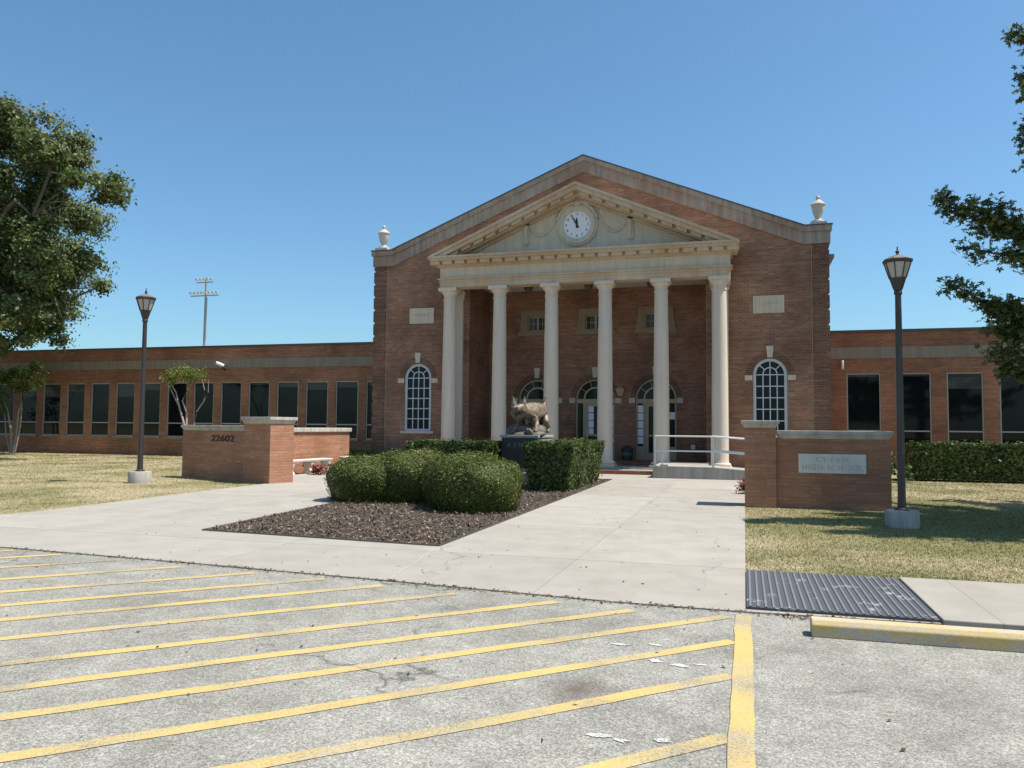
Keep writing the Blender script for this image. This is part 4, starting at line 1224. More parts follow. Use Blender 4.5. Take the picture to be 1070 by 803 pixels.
# ------------------------------------------------------------------ street lamps
def lamp(loc, label, scale):
    t = thing('street_lamp', label, 'street lamp', loc, 0, 'lantern lamp posts')
    B = lambda: MB()
    B().lathe([(0.30, 0.0), (0.30, 0.30), (0.285, 0.32)], (0, 0, 0), 28).build('footing', 'conc_rough', t, local=True, smooth=True)
    B().lathe([(0.13, 0.321), (0.13, 0.34), (0.078, 0.37), (0.072, 0.6), (0.056, 4.46), (0.075, 4.48), (0.075, 4.53), (0.06, 4.55)], (0, 0, 0), 18).build('post', 'bronze_pole', t, local=True, smooth=True)
    B().lathe([(0.075, 4.551), (0.095, 4.60), (0.155, 4.79), (0.145, 4.795)], (0, 0, 0), 8, R(22.5)).build('lantern_base', 'bronze_pole', t, local=True)
    B().lathe([(0.143, 4.796), (0.238, 5.08)], (0, 0, 0), 8, R(22.5)).build('lantern_glass', 'lamp_glass', t, local=True)
    m_ = B()
    for k in range(8):
        a = R(22.5) + k * PI / 4
        m_.tube([(0.152 * math.cos(a), 0.152 * math.sin(a), 4.79), (0.245 * math.cos(a), 0.245 * math.sin(a), 5.09)], 0.012, 6)
    m_.build('lantern_bars', 'bronze_pole', t, local=True)
    B().lathe([(0.245, 5.081), (0.27, 5.09), (0.278, 5.14), (0.26, 5.155)], (0, 0, 0), 8, R(22.5)).build('lantern_rim', 'bronze_pole', t, local=True)
    B().lathe([(0.258, 5.156), (0.15, 5.215), (0.05, 5.245), (0.03, 5.25)], (0, 0, 0), 8, R(22.5)).build('lantern_roof', 'lamp_roof', t, local=True)
    B().lathe([(0.04, 5.251), (0.018, 5.27), (0.038, 5.30), (0.036, 5.32), (0.015, 5.34), (0.012, 5.40), (0.004, 5.42)], (0, 0, 0), 12).build('finial', 'bronze_pole', t, local=True, smooth=True)
    t.scale = (scale, scale, scale)
    return t
lamp((-15.87, 17.95, 0.0), 'dark lamp post with lantern on the lawn in front of the left wing', 0.99)
lamp((2.52, 14.6, 0.0), 'dark lamp post with lantern beside the name-stone wall on the right', 0.875)

# stadium mast far behind
sm = thing('stadium_light', 'tall grey floodlight mast rising far behind the left wing', 'floodlight mast', (-85.3, 110, 0))
MB().tube([(-85.3, 110, 0), (-85.3, 110, 26)], [0.32, 0.16], 12).build('mast', 'mast', sm, smooth=True)
MB().box(-88.0, -82.6, 109.6, 109.9, 22.80, 22.96).build('crossbar', 'mast', sm)
MB().box(-86.9, -83.7, 109.6, 109.9, 25.02, 25.16).build('crossbar', 'mast', sm)
for z, xs in ((23.35, np.linspace(-87.8, -82.8, 8)), (25.6, np.linspace(-86.7, -83.9, 5))):
    for x in xs:
        MB().tube([(x - 0.1, 109.9, z + 0.1), (x, 109.5, z), (x + 0.05, 109.25, z - 0.08)], [0.06, 0.2, 0.24], 10).build('floodlight', 'flood', sm)
MB().tube([(-84.95, 109.8, 15.5), (-84.95, 109.8, 22.6)], 0.12, 6).build('cable_riser', 'mast', sm)

# ------------------------------------------------------------------ statue
pdst = thing('statue_pedestal', 'dark granite pedestal with engraved letters between the hedges', 'pedestal', (-6.3, 23.15, 0))
MB().box(-6.86, -5.76, 22.3, 24.1, 0.30, 1.30).build('block', 'granite_light', pdst, bevel=0.01)
o = MB().box(-6.85, -5.77, 22.24, 22.298, 0.42, 1.295).build('front_slab', 'granite', pdst, bevel=0.004)
MB().box(-6.89, -5.73, 22.22, 24.13, 1.302, 1.38).build('top_slab', 'granite_light', pdst, bevel=0.01)
MB().box(-7.0, -5.62, 22.1, 24.25, 0.0, 0.298).build('plinth', 'conc_rough', pdst, bevel=0.01)
text_mesh('KEN', 0.19, 'letter_light', 'lettering', o, Matrix.Translation((-6.43, 22.236, 1.08)) @ UPRIGHT, 0.002, 1.6)

cat = thing('bobcat_statue', 'weathered bronze bobcat statue striding over rocks on the granite pedestal', 'statue', (-6.2, 23.1, 1.38))
def skin_body(name, chain, edges, mat, parent, sub=2):
    off = origin_of(parent)
    bm = bmesh.new()
    lay = bm.verts.layers.skin.verify()
    vs = {}
    for i, (k, (p, r)) in enumerate(chain.items()):
        v = bm.verts.new(Vector(p) - off)
        v[lay].radius = (r, r) if not isinstance(r, tuple) else r
        v[lay].use_root = (i == 0)
        vs[k] = v
    for a, b in edges:
        bm.edges.new((vs[a], vs[b]))
    me = bpy.data.meshes.new(name)
    bm.to_mesh(me)
    bm.free()
    me.materials.append(MATS[mat])
    o = bpy.data.objects.new(name, me)
    COL.objects.link(o)
    o.parent = parent
    s = o.modifiers.new('skin', 'SKIN')
    s.use_smooth_shade = True
    u = o.modifiers.new('sub', 'SUBSURF')
    u.levels = u.render_levels = sub
    return o
ch = {
 'pelvis': ((-6.06, 23.62, 2.10), (0.24, 0.27)), 'mid': ((-6.12, 23.2, 2.12), (0.24, 0.28)), 'chest': ((-6.19, 22.85, 2.08), (0.25, 0.30)),
 'neck': ((-6.29, 22.60, 2.12), 0.20), 'head': ((-6.38, 22.40, 2.16), 0.20), 'brow': ((-6.42, 22.26, 2.15), 0.16), 'muzzle': ((-6.45, 22.12, 2.08), (0.095, 0.075)),
 'cheekl': ((-6.57, 22.34, 2.07), 0.06), 'cheekr': ((-6.22, 22.37, 2.07), 0.06),
 'shl': ((-6.42, 22.78, 1.92), 0.13), 'ell': ((-6.48, 22.84, 1.74), 0.09), 'wrl': ((-6.52, 22.62, 1.57), 0.07), 'pal': ((-6.56, 22.46, 1.46), (0.09, 0.065)),
 'shr': ((-5.99, 22.78, 1.92), 0.13), 'elr': ((-5.93, 22.78, 1.74), 0.09), 'wrr': ((-5.88, 22.56, 1.57), 0.07), 'par': ((-5.86, 22.38, 1.46), (0.09, 0.065)),
 'hil': ((-6.24, 23.62, 1.97), 0.16), 'knl': ((-6.32, 23.36, 1.76), 0.11), 'hol': ((-6.30, 23.74, 1.62), 0.065), 'pll': ((-6.32, 23.56, 1.45), (0.08, 0.055)),
 'hir': ((-5.88, 23.62, 1.97), 0.16), 'knr': ((-5.80, 23.36, 1.76), 0.11), 'hor': ((-5.80, 23.76, 1.62), 0.065), 'plr': ((-5.78, 23.56, 1.45), (0.08, 0.055)),
 'tail': ((-5.98, 23.84, 2.28), 0.06), 'tail2': ((-5.95, 23.93, 2.46), 0.05), 'tail3': ((-5.91, 23.96, 2.60), 0.035)}
ed = [('pelvis', 'mid'), ('mid', 'chest'), ('chest', 'neck'), ('neck', 'head'), ('head', 'brow'), ('brow', 'muzzle'), ('head', 'cheekl'), ('head', 'cheekr'),
      ('chest', 'shl'), ('shl', 'ell'), ('ell', 'wrl'), ('wrl', 'pal'), ('chest', 'shr'), ('shr', 'elr'), ('elr', 'wrr'), ('wrr', 'par'),
      ('pelvis', 'hil'), ('hil', 'knl'), ('knl', 'hol'), ('hol', 'pll'), ('pelvis', 'hir'), ('hir', 'knr'), ('knr', 'hor'), ('hor', 'plr'), ('pelvis', 'tail'), ('tail', 'tail2'), ('tail2', 'tail3')]
skin_body('body', ch, ed, 'bronze', cat)
def blob(mb, c, r, seed, sq=(1, 1, 1)):
    bm = bmesh.new()
    bmesh.ops.create_icosphere(bm, subdivisions=2, radius=1.0)
    rs_ = random.Random(seed)
    fr_ = [Vector((rs_.uniform(-1, 1), rs_.uniform(-1, 1), rs_.uniform(-1, 1))) * 3 for _ in range(4)]
    vs = []
    for v in bm.verts:
        k = 1 + 0.10 * sum(math.sin(v.co.dot(q) + i) for i, q in enumerate(fr_))
        vs.append((c[0] + v.co.x * r * k * sq[0], c[1] + v.co.y * r * k * sq[1], c[2] + v.co.z * r * k * sq[2]))
    fs = [tuple(v.index for v in fc.verts) for fc in bm.faces]
    bm.free()
    mb.add(vs, fs)
rkb = MB()
for i, (c, r, sq) in enumerate([((-6.2, 23.1, 1.40), 0.5, (0.95, 1.6, 0.2)), ((-6.6, 22.75, 1.5), 0.22, (1, 1.1, 0.8)), ((-6.3, 22.8, 1.5), 0.26, (1, 1, 0.7)), ((-5.8, 22.55, 1.43), 0.2, (1, 1, 0.5)), ((-6.05, 22.42, 1.46), 0.15, (1, 1, 0.8)), ((-6.1, 23.6, 1.43), 0.25, (1.3, 1, 0.4)), ((-6.0, 23.1, 1.5), 0.26, (1, 1.2, 0.7))]):
    blob(rkb, c, r, i, sq)
rkb.build('rock_base', 'rock', cat, smooth=True)
eye = MB()
for ex_, ey_ in ((-6.51, 22.135), (-6.36, 22.145)):
    blob(eye, (ex_, ey_ - 0.012, 2.19), 0.03, 3)
eye.build('eyes', 'black', cat, smooth=True)
er = MB()
for ex_, lean in ((-6.53, -0.07), (-6.24, 0.07)):
    er.lathe([(0.085, 0.0), (0.075, 0.05), (0.05, 0.13), (0.02, 0.2), (0.006, 0.27)], (0, 0, 0), 10)
    for i in range(len(er.v) - 50, len(er.v)):
        x_, y_, z_ = er.v[i]
        er.v[i] = (ex_ + x_ * 1.0 + lean * z_ * 2.0, 22.42 + y_ * 0.5, 2.27 + z_)
er.build('ears', 'bronze', cat, smooth=True)
rf_ = MB()
for ex_, s_ in ((-6.59, -1), (-6.20, 1)):
    for k in range(4):
        rf_.lathe([(0.07, 0.0), (0.05, -0.07), (0.008, -0.19)], (0, 0, 0), 7)
        for i in range(len(rf_.v) - 21, len(rf_.v)):
            x_, y_, z_ = rf_.v[i]
            rf_.v[i] = (ex_ + x_ - s_ * 0.05 * k - s_ * z_ * -0.25, 22.38 + y_ - 0.02 * k, 2.08 - 0.03 * k + z_)
rf_.build('cheek_ruff', 'bronze', cat, smooth=True)
ps = MB().tube([(-6.50, 21.9, 0.0), (-6.50, 21.9, 0.62)], 0.03, 8)
ps.box(-6.56, -6.44, 21.86, 21.94, 0.621, 0.66)
o = ps.build('marker_post', 'black_metal', None, loc=(-6.5, 21.9, 0))
tag(o, 'short black marker post in front of the statue pedestal', 'post')

# ------------------------------------------------------------------ shrubs and hedges
def dome_shrub(c, rx, ry, h, label, n=9000, leaf=0.0135):
    n = int(n * 4.6)
    t = thing('clipped_shrub', label, 'shrub', (c[0], c[1], 0.0), 0, 'rounded shrubs in the mulch bed')
    us = np.linspace(0, 1, 40)
    zz = np.where(us < 0.5, us * 2 * 0.52, 0.52 + 0.48 * np.sin((us - 0.5) * PI))
    rp_ = np.where(us < 0.5, 0.88 + 0.12 * np.sin(us * PI) ** 0.9, np.maximum(np.cos((us - 0.5) * PI), 0) ** 0.74)
    seg = np.hypot(np.diff(zz) * h, np.diff(rp_) * rx) * (rp_[1:] + rp_[:-1])
    k = rng.choice(39, n, p=seg / seg.sum())
    w = rng.random(n)
    z = zz[k] * (1 - w) + zz[k + 1] * w
    rr2 = rp_[k] * (1 - w) + rp_[k + 1] * w
    th = rng.uniform(0, 2 * PI, n)
    dz_, dr_ = (zz[k + 1] - zz[k]) * h, (rp_[k + 1] - rp_[k]) * rx
    nl = np.hypot(dz_, dr_)
    d = np.stack([np.cos(th) * dz_ / nl, np.sin(th) * dz_ / nl, -dr_ / nl], 1)
    ex_ = 2.08
    se = (np.abs(np.cos(th)) ** ex_ + np.abs(np.sin(th)) ** ex_) ** (-1 / ex_)
    lump = 1 + 0.05 * np.sin(3 * th + c[0] * 3) + 0.035 * np.sin(5 * th + 7 * z + c[1])
    pts = np.stack([c[0] + rx * se * rr2 * lump * np.cos(th), c[1] + ry * se * rr2 * lump * np.sin(th), 0.03 + z * h * (1 + 0.04 * np.sin(2.3 * np.cos(th) * rr2 * 3 + c[0]))], 1)
    depth = -np.abs(rng.normal(0, 0.03, n))
    stray = rng.random(n) < 0.03
    depth = np.where(stray, rng.uniform(0.01, 0.07, n), depth)
    pts += d * depth[:, None]
    pts[:, 2] = np.maximum(pts[:, 2], 0.03)
    dead = (np.sin(pts[:, 0] * 7 + c[1]) * np.sin(pts[:, 1] * 6 + 2) * np.sin(pts[:, 2] * 8 + 1) > 0.55) & (rng.random(n) < 0.5)
    depth = np.where(dead, -0.09, 0.0)
    pts += d * depth[:, None]
    pts[:, 2] = np.maximum(pts[:, 2], 0.03)
    q = np.clip(z / 0.52, 0, 1)
    v, fc = leaf_quads(pts, d - np.array([0, 0, 0.25]) * (1 - q)[:, None], leaf * np.where(stray, 1.8, 1.0), 0.6, 0.26)
    fast_mesh('foliage', v, fc, 'leaf_box', t)
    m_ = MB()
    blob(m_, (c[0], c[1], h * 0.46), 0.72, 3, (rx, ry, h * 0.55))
    m_.build('shade_core', 'core_shade', t, smooth=True)  # solid dark hull behind the leaves, the shrub's inner shade painted in
dome_shrub((-7.76, 15.6), 0.88, 0.92, 0.92, 'rounded clipped shrub nearest the left walkway, leftmost of the four in the mulch bed', 15000)
dome_shrub((-6.85, 15.9), 0.95, 1.0, 1.05, 'rounded clipped shrub with browned top, second from the left in the mulch bed', 16000)
dome_shrub((-5.66, 15.5), 0.74, 0.9, 1.01, 'rounded clipped shrub partly hidden behind the frontmost shrub in the mulch bed', 13000)
dome_shrub((-4.97, 14.55), 0.90, 0.95, 1.01, 'frontmost rounded clipped shrub in the mulch bed beside the right walkway', 17000)

def box_hedge(x0, x1, y0, y1, z0, z1, flare, label, n, leaf, mat='leaf_hedge', name='box_hedge', bumpy=0.05):
    t = thing(name, label, 'hedge', ((x0 + x1) / 2, (y0 + y1) / 2, 0))
    lx, ly, lz = x1 - x0, y1 - y0, z1 - z0
    areas = np.array([lx * ly, lx * lz, lx * lz, ly * lz, ly * lz])
    which = rng.choice(5, n, p=areas / areas.sum())
    a, b = rng.random(n), rng.random(n)
    P = np.zeros((n, 3)); N = np.zeros((n, 3))
    for w in range(5):
        k = which == w
        if w == 0: P[k] = np.stack([x0 + lx * a[k], y0 + ly * b[k], np.full(k.sum(), z1)], 1); N[k] = (0, 0, 1)
        if w == 1: P[k] = np.stack([x0 + lx * a[k], np.full(k.sum(), y0), z0 + lz * b[k]], 1); N[k] = (0, -1, 0)
        if w == 2: P[k] = np.stack([x0 + lx * a[k], np.full(k.sum(), y1), z0 + lz * b[k]], 1); N[k] = (0, 1, 0)
        if w == 3: P[k] = np.stack([np.full(k.sum(), x0), y0 + ly * a[k], z0 + lz * b[k]], 1); N[k] = (-1, 0, 0)
        if w == 4: P[k] = np.stack([np.full(k.sum(), x1), y0 + ly * a[k], z0 + lz * b[k]], 1); N[k] = (1, 0, 0)
    q = (P[:, 2] - z0) / lz
    cx, cy = (x0 + x1) / 2, (y0 + y1) / 2
    P[:, 0] = cx + (P[:, 0] - cx) * (1 + flare * (q - 0.5) / lx * 2)
    P[:, 1] = cy + (P[:, 1] - cy) * (1 + flare * (q - 0.5) / ly * 2)
    # soften the edges and add lumps
    wv = np.sin(P[:, 0] * 3.1 + P[:, 2] * 4) * np.sin(P[:, 1] * 2.7 + P[:, 2] * 3 + 1)
    P += N * (wv * bumpy)[:, None] - N * np.where(rng.random(n) < 0.04, -rng.uniform(0.02, 0.10, n), np.abs(rng.normal(0, 0.055, n)))[:, None]
    P[:, 2] = np.maximum(P[:, 2], 0.03)
    ex = np.maximum(np.abs(P[:, 0] - cx) / (lx / 2), np.abs(P[:, 1] - cy) / (ly / 2))
    P[:, 2] -= np.where(which == 0, np.clip((ex - 0.85) / 0.15, 0, 1) ** 2 * 0.07, 0)
    v, fc = leaf_quads(P, N + np.where(N[:, 2:3] > 0.5, 0.25, -0.12) * np.array([0, 0, 1.0]), leaf, 0.6, 0.27)
    fast_mesh('foliage', v, fc, mat, t)
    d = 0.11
    MB().taper(x0 + d + flare / 2, x1 - d - flare / 2, y0 + d + flare / 2, y1 - d - flare / 2, max(z0, 0.0) + 0.02, z1 - 0.11, flare).build('shade_core', 'core_shade', t)  # dark filler block under the leaves, coloured as the hedge's inner shade
    return t
box_hedge(-5.25, -4.12, 19.15, 23.6, 0.05, 1.23, 0.17, 'tall square-clipped hedge along the right walkway beside the pedestal', 15000, 0.045)
box_hedge(-9.35, -6.95, 21.0, 22.6, 0.05, 1.18, 0.05, 'flat-topped light green hedge to the left of the pedestal', 9000, 0.055)
box_hedge(5.15, 14.5, 28.0, 29.3, 0.05, 1.22, 0.02, 'long dark hedge under the right wing windows', 24000, 0.05, bumpy=0.04)
box_hedge(-15.6, -11.8, 28.3, 29.2, 0.05, 0.62, 0.02, 'low shaded hedge at the foot of the hall wall', 6000, 0.05)
sp = thing('seedling_shrub', 'small loose sapling growing by the end of the right hedge', 'shrub', (4.75, 27.2, 0))
c = np.concatenate([np.stack([rng.normal(4.75, 0.16, 130), rng.normal(27.2, 0.16, 130), rng.uniform(0.05, 0.55, 130)], 1), np.stack([rng.normal(4.45, 0.12, 70), rng.normal(27.4, 0.12, 70), rng.uniform(0.2, 0.95, 70)], 1)])
v, fc = leaf_quads(c, np.tile([[0, -0.3, 0.8]], (200, 1)), 0.075, 0.6, 0.7)
fast_mesh('foliage', v, fc, 'leaf_hedge', sp)
MB().tube([(4.75, 27.2, 0), (4.77, 27.2, 0.5)], [0.015, 0.006], 6).tube([(4.7, 27.25, 0), (4.5, 27.4, 0.85)], [0.015, 0.006], 6).build('stem', 'bark_oak', sp)

# ------------------------------------------------------------------ trees
def wob_path(a, b, n=6, amp=0.12, sag=0.0):
    a, b = Vector(a), Vector(b)
    L = (b - a).length
    out = []
    for i in range(n + 1):
        t = i / n
        q = a.lerp(b, t)
        if 0 < i < n:
            q += Vector((rnd.gauss(0, amp), rnd.gauss(0, amp), rnd.gauss(0, amp))) * L * 0.12
        q.z += sag * math.sin(PI * t)
        out.append(q)
    return out

# large oak at the left
oak = thing('oak_tree', 'big spreading oak with dark gappy crown at the left edge', 'tree', (-34.3, 26.4, 0))
S = 26.0 / 22.0
clumps_px = [(-28.0 * S, 14.2 * S, 1.5)]
# (x, z) in metres at the tree's depth, radius
CL = []
def cl(x, z, r, y=None, rx=1.25):
    CL.append((x, 26.0 + (rnd.uniform(-1.8, 1.8) if y is None else y), z, r, rx))
for x, z, r in [(-30.2, 15.3, 1.35), (-28.2, 15.5, 1.0), (-27.3, 14.9, 0.95), (-28.9, 14.2, 1.25), (-30.4, 13.4, 1.3), (-26.2, 14.0, 0.6), (-26.9, 13.9, 0.55), (-25.7, 13.6, 0.42),
                (-25.0, 12.05, 0.72), (-24.6, 11.75, 0.5), (-25.3, 11.6, 0.45), (-28.6, 12.0, 0.95), (-29.8, 10.9, 1.1), (-30.9, 12.3, 1.1), 
                (-28.8, 9.6, 1.2), (-27.4, 9.2, 0.9), (-26.6, 8.9, 0.7), (-25.9, 8.6, 0.55), (-30.2, 8.6, 1.3), (-28.3, 8.1, 1.05), (-27.3, 7.9, 0.65), (-29.6, 7.2, 1.1), (-28.6, 6.6, 0.9), (-30.6, 6.2, 0.9), (-27.6, 7.0, 0.5), (-27.9, 5.55, 0.45), (-30.4, 5.3, 0.6), (-26.2, 8.0, 0.35)]:
    cl(x - 0.6, z - (1.15 if z > 12.5 else 0.4), r * 1.0)
for x, z, r in [(-29.5, 14.9, 1.0), (-28.0, 13.3, 0.9), (-29.6, 12.3, 1.0), (-29.2, 5.9, 0.7), (-30.6, 4.9, 0.6), (-28.6, 5.4, 0.4), (-28.0, 6.3, 0.6), (-29.0, 8.9, 1.0), (-30.6, 7.2, 1.0), (-29.6, 8.0, 0.9), (-28.4, 7.2, 0.8), (-30.8, 9.6, 1.0), (-30.0, 6.4, 0.8), (-27.5, 8.4, 0.7), (-31.0, 11.4, 1.0), (-31.0, 14.0, 1.0)]:
    cl(x - 0.3, z - 0.4, r * 0.9)
for x, z, r in [(-29.5, 11.0, 0.8), (-30.6, 10.4, 0.9), (-28.6, 11.6, 0.6), (-28.9, 9.9, 0.7), (-27.6, 9.7, 0.55)]:
    cl(x, z, r)
for k in range(60):   # the part of the crown outside the frame
    a = rnd.uniform(0, 2 * PI)
    q = rnd.uniform(0.2, 1.0) ** 0.5
    x, y = -36.5 + 7.2 * q * math.cos(a), 26.4 + 7.5 * q * math.sin(a) * 0.85
    if x > -31.5: continue
    z = 6 + (rnd.random()) * 10.5 * (1 - 0.45 * q)
    CL.append((x, y, z, rnd.uniform(1.0, 1.7), 1.25))
P, N = [], []
for (x, y, z, r, rx) in CL:
    n = int((1900 if x > -32 else 900) * r ** 1.8 + 250)
    # several sprays per clump make an uneven outline
    ns = max(5, int(13 * r))
    sub = unit(rng.normal(0, 1, (ns, 3))) * (r * rng.uniform(0.35, 0.95, (ns, 1))) * np.array([rx, 1.1, 0.8])
    which = rng.integers(0, ns, n)
    pp = sub[which] + rng.normal(0, 0.30 * r ** 0.5, (n, 3)) * rng.choice([0.55, 0.8, 1.05], (n, 1)) * np.array([1.1, 1.1, 0.75])
    P.append(pp + np.array([x, y, z])); N.append(pp / r + np.array([0, 0, 0.6]))
P, N = np.concatenate(P), np.concatenate(N)
v, fc = leaf_quads(P, N, 0.082, 0.62, 0.8)
crown = fast_mesh('crown', v, fc, 'leaf_oak', oak)
tk = MB()
tk.tube([(-34.3, 26.4, -0.1), (-34.3, 26.4, 0.5), (-34.4, 26.4, 2.6), (-34.2, 26.3, 4.6), (-34.6, 26.3, 9.0), (-34.9, 26.5, 14.0)], [0.75, 0.52, 0.44, 0.42, 0.26, 0.08], 14)
tk.build('trunk', 'bark_oak', oak, smooth=True)
lb = MB()
for ci, (x, y, z, r, rx) in enumerate(CL):
    if ci < 32 and ci % 3: continue
    z0 = max(3.8, min(z - 0.35 * abs(x + 34.4), 12.5))
    a = Vector((-34.4, 26.4, z0))
    L = (Vector((x, y, z)) - a).length
    if L < 1: continue
    pth = wob_path(a, (x, y, z), 7, 0.35, 0.05 * L)
    lb.tube(pth, [0.035 + 0.018 * L * (1 - i / 7) * 0.8 for i in range(8)], 6)
    for q in range(4):
        e = Vector((x, y, z)) + Vector((rnd.gauss(0, r * .6), rnd.gauss(0, r * .6), rnd.gauss(0, r * .5)))
        lb.tube(wob_path(pth[5], e, 3, 0.3), [0.03, 0.022, 0.014, 0.006], 4)
# bare hanging twigs in the gaps
for (x, z) in [(-26.9, 13.2), (-26.5, 13.1), (-26.2, 13.0), (-27.2, 13.0), (-27.9, 10.7), (-27.5, 10.3), (-27.2, 6.8), (-26.4, 8.0)]:
    for q in range(4):
        a = Vector((x + rnd.uniform(-.3, .3), 26 + rnd.uniform(-.5, .5), z))
        lb.tube(wob_path(a, a + Vector((rnd.uniform(-.2, .6), 0, -rnd.uniform(0.8, 1.6))), 4, 0.3), [0.014, 0.012, 0.01, 0.007, 0.004], 4)
lb.build('limbs', 'bark_oak', oak)

# sweetgum at the right edge, layered branches
gum = thing('sweetgum_tree', 'dark star-leaved tree with layered branches at the right edge', 'tree', (10.0, 16.6, 0))
tk = MB()
tk.tube([(10.0, 16.6, -0.1), (10.0, 16.6, 0.4), (10.05, 16.6, 3), (9.95, 16.5, 7), (10.0, 16.6, 12.5)], [0.42, 0.3, 0.25, 0.17, 0.03], 12)
tk.build('trunk', 'bark_oak', gum, smooth=True)
BR = [((3.25, 15.0, 5.70), 3.9, 0.9, 1.0), ((3.38, 15.0, 4.15), 3.2, 0.9, 1.0), ((3.72, 15.0, 4.72), 3.8, 0.6, 0.6), ((4.45, 15.0, 8.45), 6.9, 0.6, 0.9), ((4.85, 15.2, 9.2), 7.9, 0.5, 0.8), ((4.05, 15.0, 2.95), 2.9, 0.8, 1.1), ((4.05, 15.2, 3.75), 3.3, 0.7, 0.9), ((4.5, 14.8, 7.3), 5.9, 0.5, 0.7), ((4.55, 15.0, 6.5), 5.2, 0.5, 0.8), ((4.2, 15.1, 3.3), 2.9, 0.9, 1.0), ((4.3, 15.6, 5.1), 4.2, 0.7, 0.9), ((4.35, 15.1, 3.3), 3.1, 0.7, 0.8)]
for q_ in range(26):
    BR.append(((rnd.uniform(5.0, 7.2), rnd.uniform(13.4, 16.6), rnd.uniform(6.0, 10.0)), rnd.uniform(5.0, 8.5), 1.0, 1.0))
BR += [((4.45, 15.0, 7.7), 6.2, 0.6, 1.0), ((4.6, 15.3, 6.9), 5.4, 0.5, 1.0), ((4.6, 15.1, 6.2), 5.0, 0.5, 1.0), ((3.95, 15.0, 3.75), 2.9, 0.6, 0.8), ((4.0, 15.1, 3.3), 2.7, 0.7, 0.8), ((4.2, 15.3, 2.7), 2.6, 0.8, 1.2), ((3.6, 14.9, 5.45), 4.0, 0.8, 1.0), ((4.5, 15.2, 4.5), 3.6, 0.6, 1.0)]
for k in range(95):
    a = rnd.uniform(0, 2 * PI)
    zb = rnd.uniform(2.6, 11.5)
    L = (1 - (zb - 2.6) / 11.0) * rnd.uniform(4.2, 6.0) + 0.8
    tip = (10.0 + L * math.cos(a), 16.6 + L * math.sin(a) * 0.95, zb + rnd.uniform(0.2, 1.3))
    if tip[0] < 0.312 * tip[1] + 0.15: continue
    BR.append((tip, zb, 0.9, 1.0))
P, N = [], []
lb = MB()
for (tip, zb, sp_, dens) in BR:
    a = Vector((10.0, 16.6, zb))
    t_ = Vector(tip)
    L = (t_ - a).length
    pth = wob_path(a, t_, 9, 0.12, -0.05 * L)
    lb.tube(pth, [0.012 + 0.010 * L * (1 - i / 9) for i in range(10)], 6)
    steps = int(L * 5.2)
    for i in range(steps):
        u = 0.22 + 0.78 * (i + rnd.random()) / steps
        kk = min(int(u * 9), 8)
        q = pth[kk].lerp(pth[kk + 1], u * 9 - kk)
        # side twig
        sl_ = (0.25 + 0.75 * (1 - u)) * sp_ * rnd.uniform(0.5, 1.15)
        dirv = Vector((rnd.gauss(0, 1), rnd.gauss(0, 1), rnd.gauss(0, 0.33))).normalized()
        dirv = (dirv + (t_ - a).normalized() * 0.8).normalized()
        e = q + dirv * sl_
        if e.x < 0.312 * e.y - 0.05 and tip[0] > 0.312 * tip[1] + 0.14: continue
        lb.tube([q, q.lerp(e, 0.5) + Vector((0, 0, 0.03)), e], [0.012, 0.009, 0.004], 4)
        n = int((34 + 95 * sl_) * dens)
        tt = rng.random(n)[:, None] * 0.95 + 0.08
        pts = np.array(q)[None] * (1 - tt) + np.array(e)[None] * tt + rng.normal(0, 0.085, (n, 3))
        P.append(pts); N.append(np.tile([[0, 0, 0.9]], (n, 1)))
P, N = np.concatenate(P), np.concatenate(N)
v, fc = star_leaves(P, N, 0.068)
fast_mesh('crown', v, fc, 'leaf_gum', gum)
lb.build('limbs', 'bark_oak', gum)

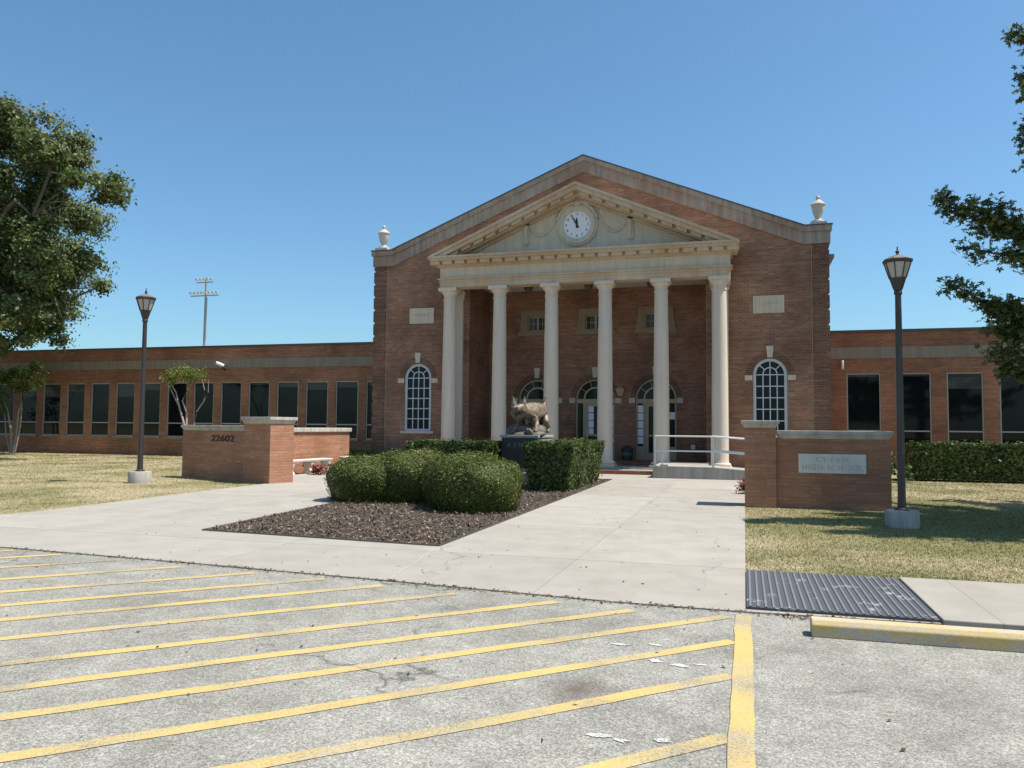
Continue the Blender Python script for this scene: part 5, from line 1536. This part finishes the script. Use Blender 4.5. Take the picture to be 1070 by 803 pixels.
# two small crepe myrtles against the left wing
def crepe(base, stems, clumps, label, n):
    t = thing('crepe_myrtle', label, 'small tree', base, 0, 'crepe myrtles along the left wing')
    m_ = MB()
    for pts, r_ in stems:
        P_ = [Vector(base) + Vector(q) for q in pts]
        m_.tube(P_, [r_ * 0.78 * (1 - 0.75 * i / (len(P_) - 1)) for i in range(len(P_))], 7)
    m_.build('trunk', 'bark_pale', t, smooth=True)
    P = []
    for (x, y, z, r) in clumps:
        k = int(n * r * r)
        ns = 7
        sub = unit(rng.normal(0, 1, (ns, 3))) * r * rng.uniform(0.3, 0.9, (ns, 1)) * np.array([1.2, 1.1, 0.6])
        P.append(sub[rng.integers(0, ns, k)] + rng.normal(0, 0.12, (k, 3)) + np.array(base) + np.array([x, y, z]))
    P = np.concatenate(P)
    v, fc = leaf_quads(P, np.tile([[0, 0, 0.7]], (len(P), 1)), 0.065, 0.6, 0.9)
    fast_mesh('crown', v, fc, 'leaf_crepe', t)
crepe((-24.85, 31.0, 0), [([(0, 0, 0), (-0.05, 0, 1.3), (-0.45, 0, 2.4), (-0.75, 0.1, 3.1), (-1.2, 0, 3.8)], 0.085), ([(-0.05, 0, 1.3), (-0.1, 0.1, 2.1), (-0.3, 0, 2.7), (-0.05, 0, 3.2), (0.3, 0, 3.7)], 0.06),
                           ([(0.05, 0, 0.2), (0.3, 0.1, 1.6), (0.5, 0, 2.2), (0.85, 0.05, 2.7), (0.9, 0, 3.2), (0.75, 0, 3.7)], 0.055), ([(0.85, 0.05, 2.7), (1.1, 0, 3.1), (1.1, 0, 3.7)], 0.03), ([(-0.45, 0, 2.4), (-1.0, 0, 3.3), (-1.5, 0, 3.8)], 0.035)],
      [(-1.2, 0, 3.9, 0.42), (-0.65, 0.1, 4.0, 0.5), (-0.25, -0.2, 4.08, 0.45), (0.2, 0, 3.95, 0.42), (0.62, 0.1, 3.9, 0.4), (0.1, 0, 3.72, 0.35), (-0.85, 0, 3.72, 0.32)], 'pale-stemmed crepe myrtle with a flat leafy top behind the house-number wall', 760)
crepe((-37.0, 32.6, 0), [([(0, 0, 0), (-0.15, 0, 1.2), (-0.4, 0, 2.2), (-0.9, 0, 3.2)], 0.10), ([(0.1, 0, 0), (0.25, 0, 1.0), (0.3, 0, 2.2), (0.9, 0, 3.4)], 0.09), ([(0.2, 0, 0.1), (0.5, 0, 1.5), (0.55, 0, 2.6)], 0.06), ([(-0.1, 0, 0), (-0.45, 0, 0.9), (-0.6, 0, 2.0), (-1.2, 0, 3.0)], 0.07)],
      [(-1.3, 0, 3.9, 1.0), (-0.3, 0.1, 4.3, 1.0), (0.6, 0, 4.35, 0.9), (1.3, 0, 4.1, 0.75), (-1.0, -0.2, 3.0, 0.7), (-0.7, -0.2, 2.3, 0.5), (0.2, 0, 3.7, 0.8), (-1.5, 0, 2.0, 0.5), (1.6, 0, 3.8, 0.4)], 'bushier crepe myrtle against the far left of the wing', 800)
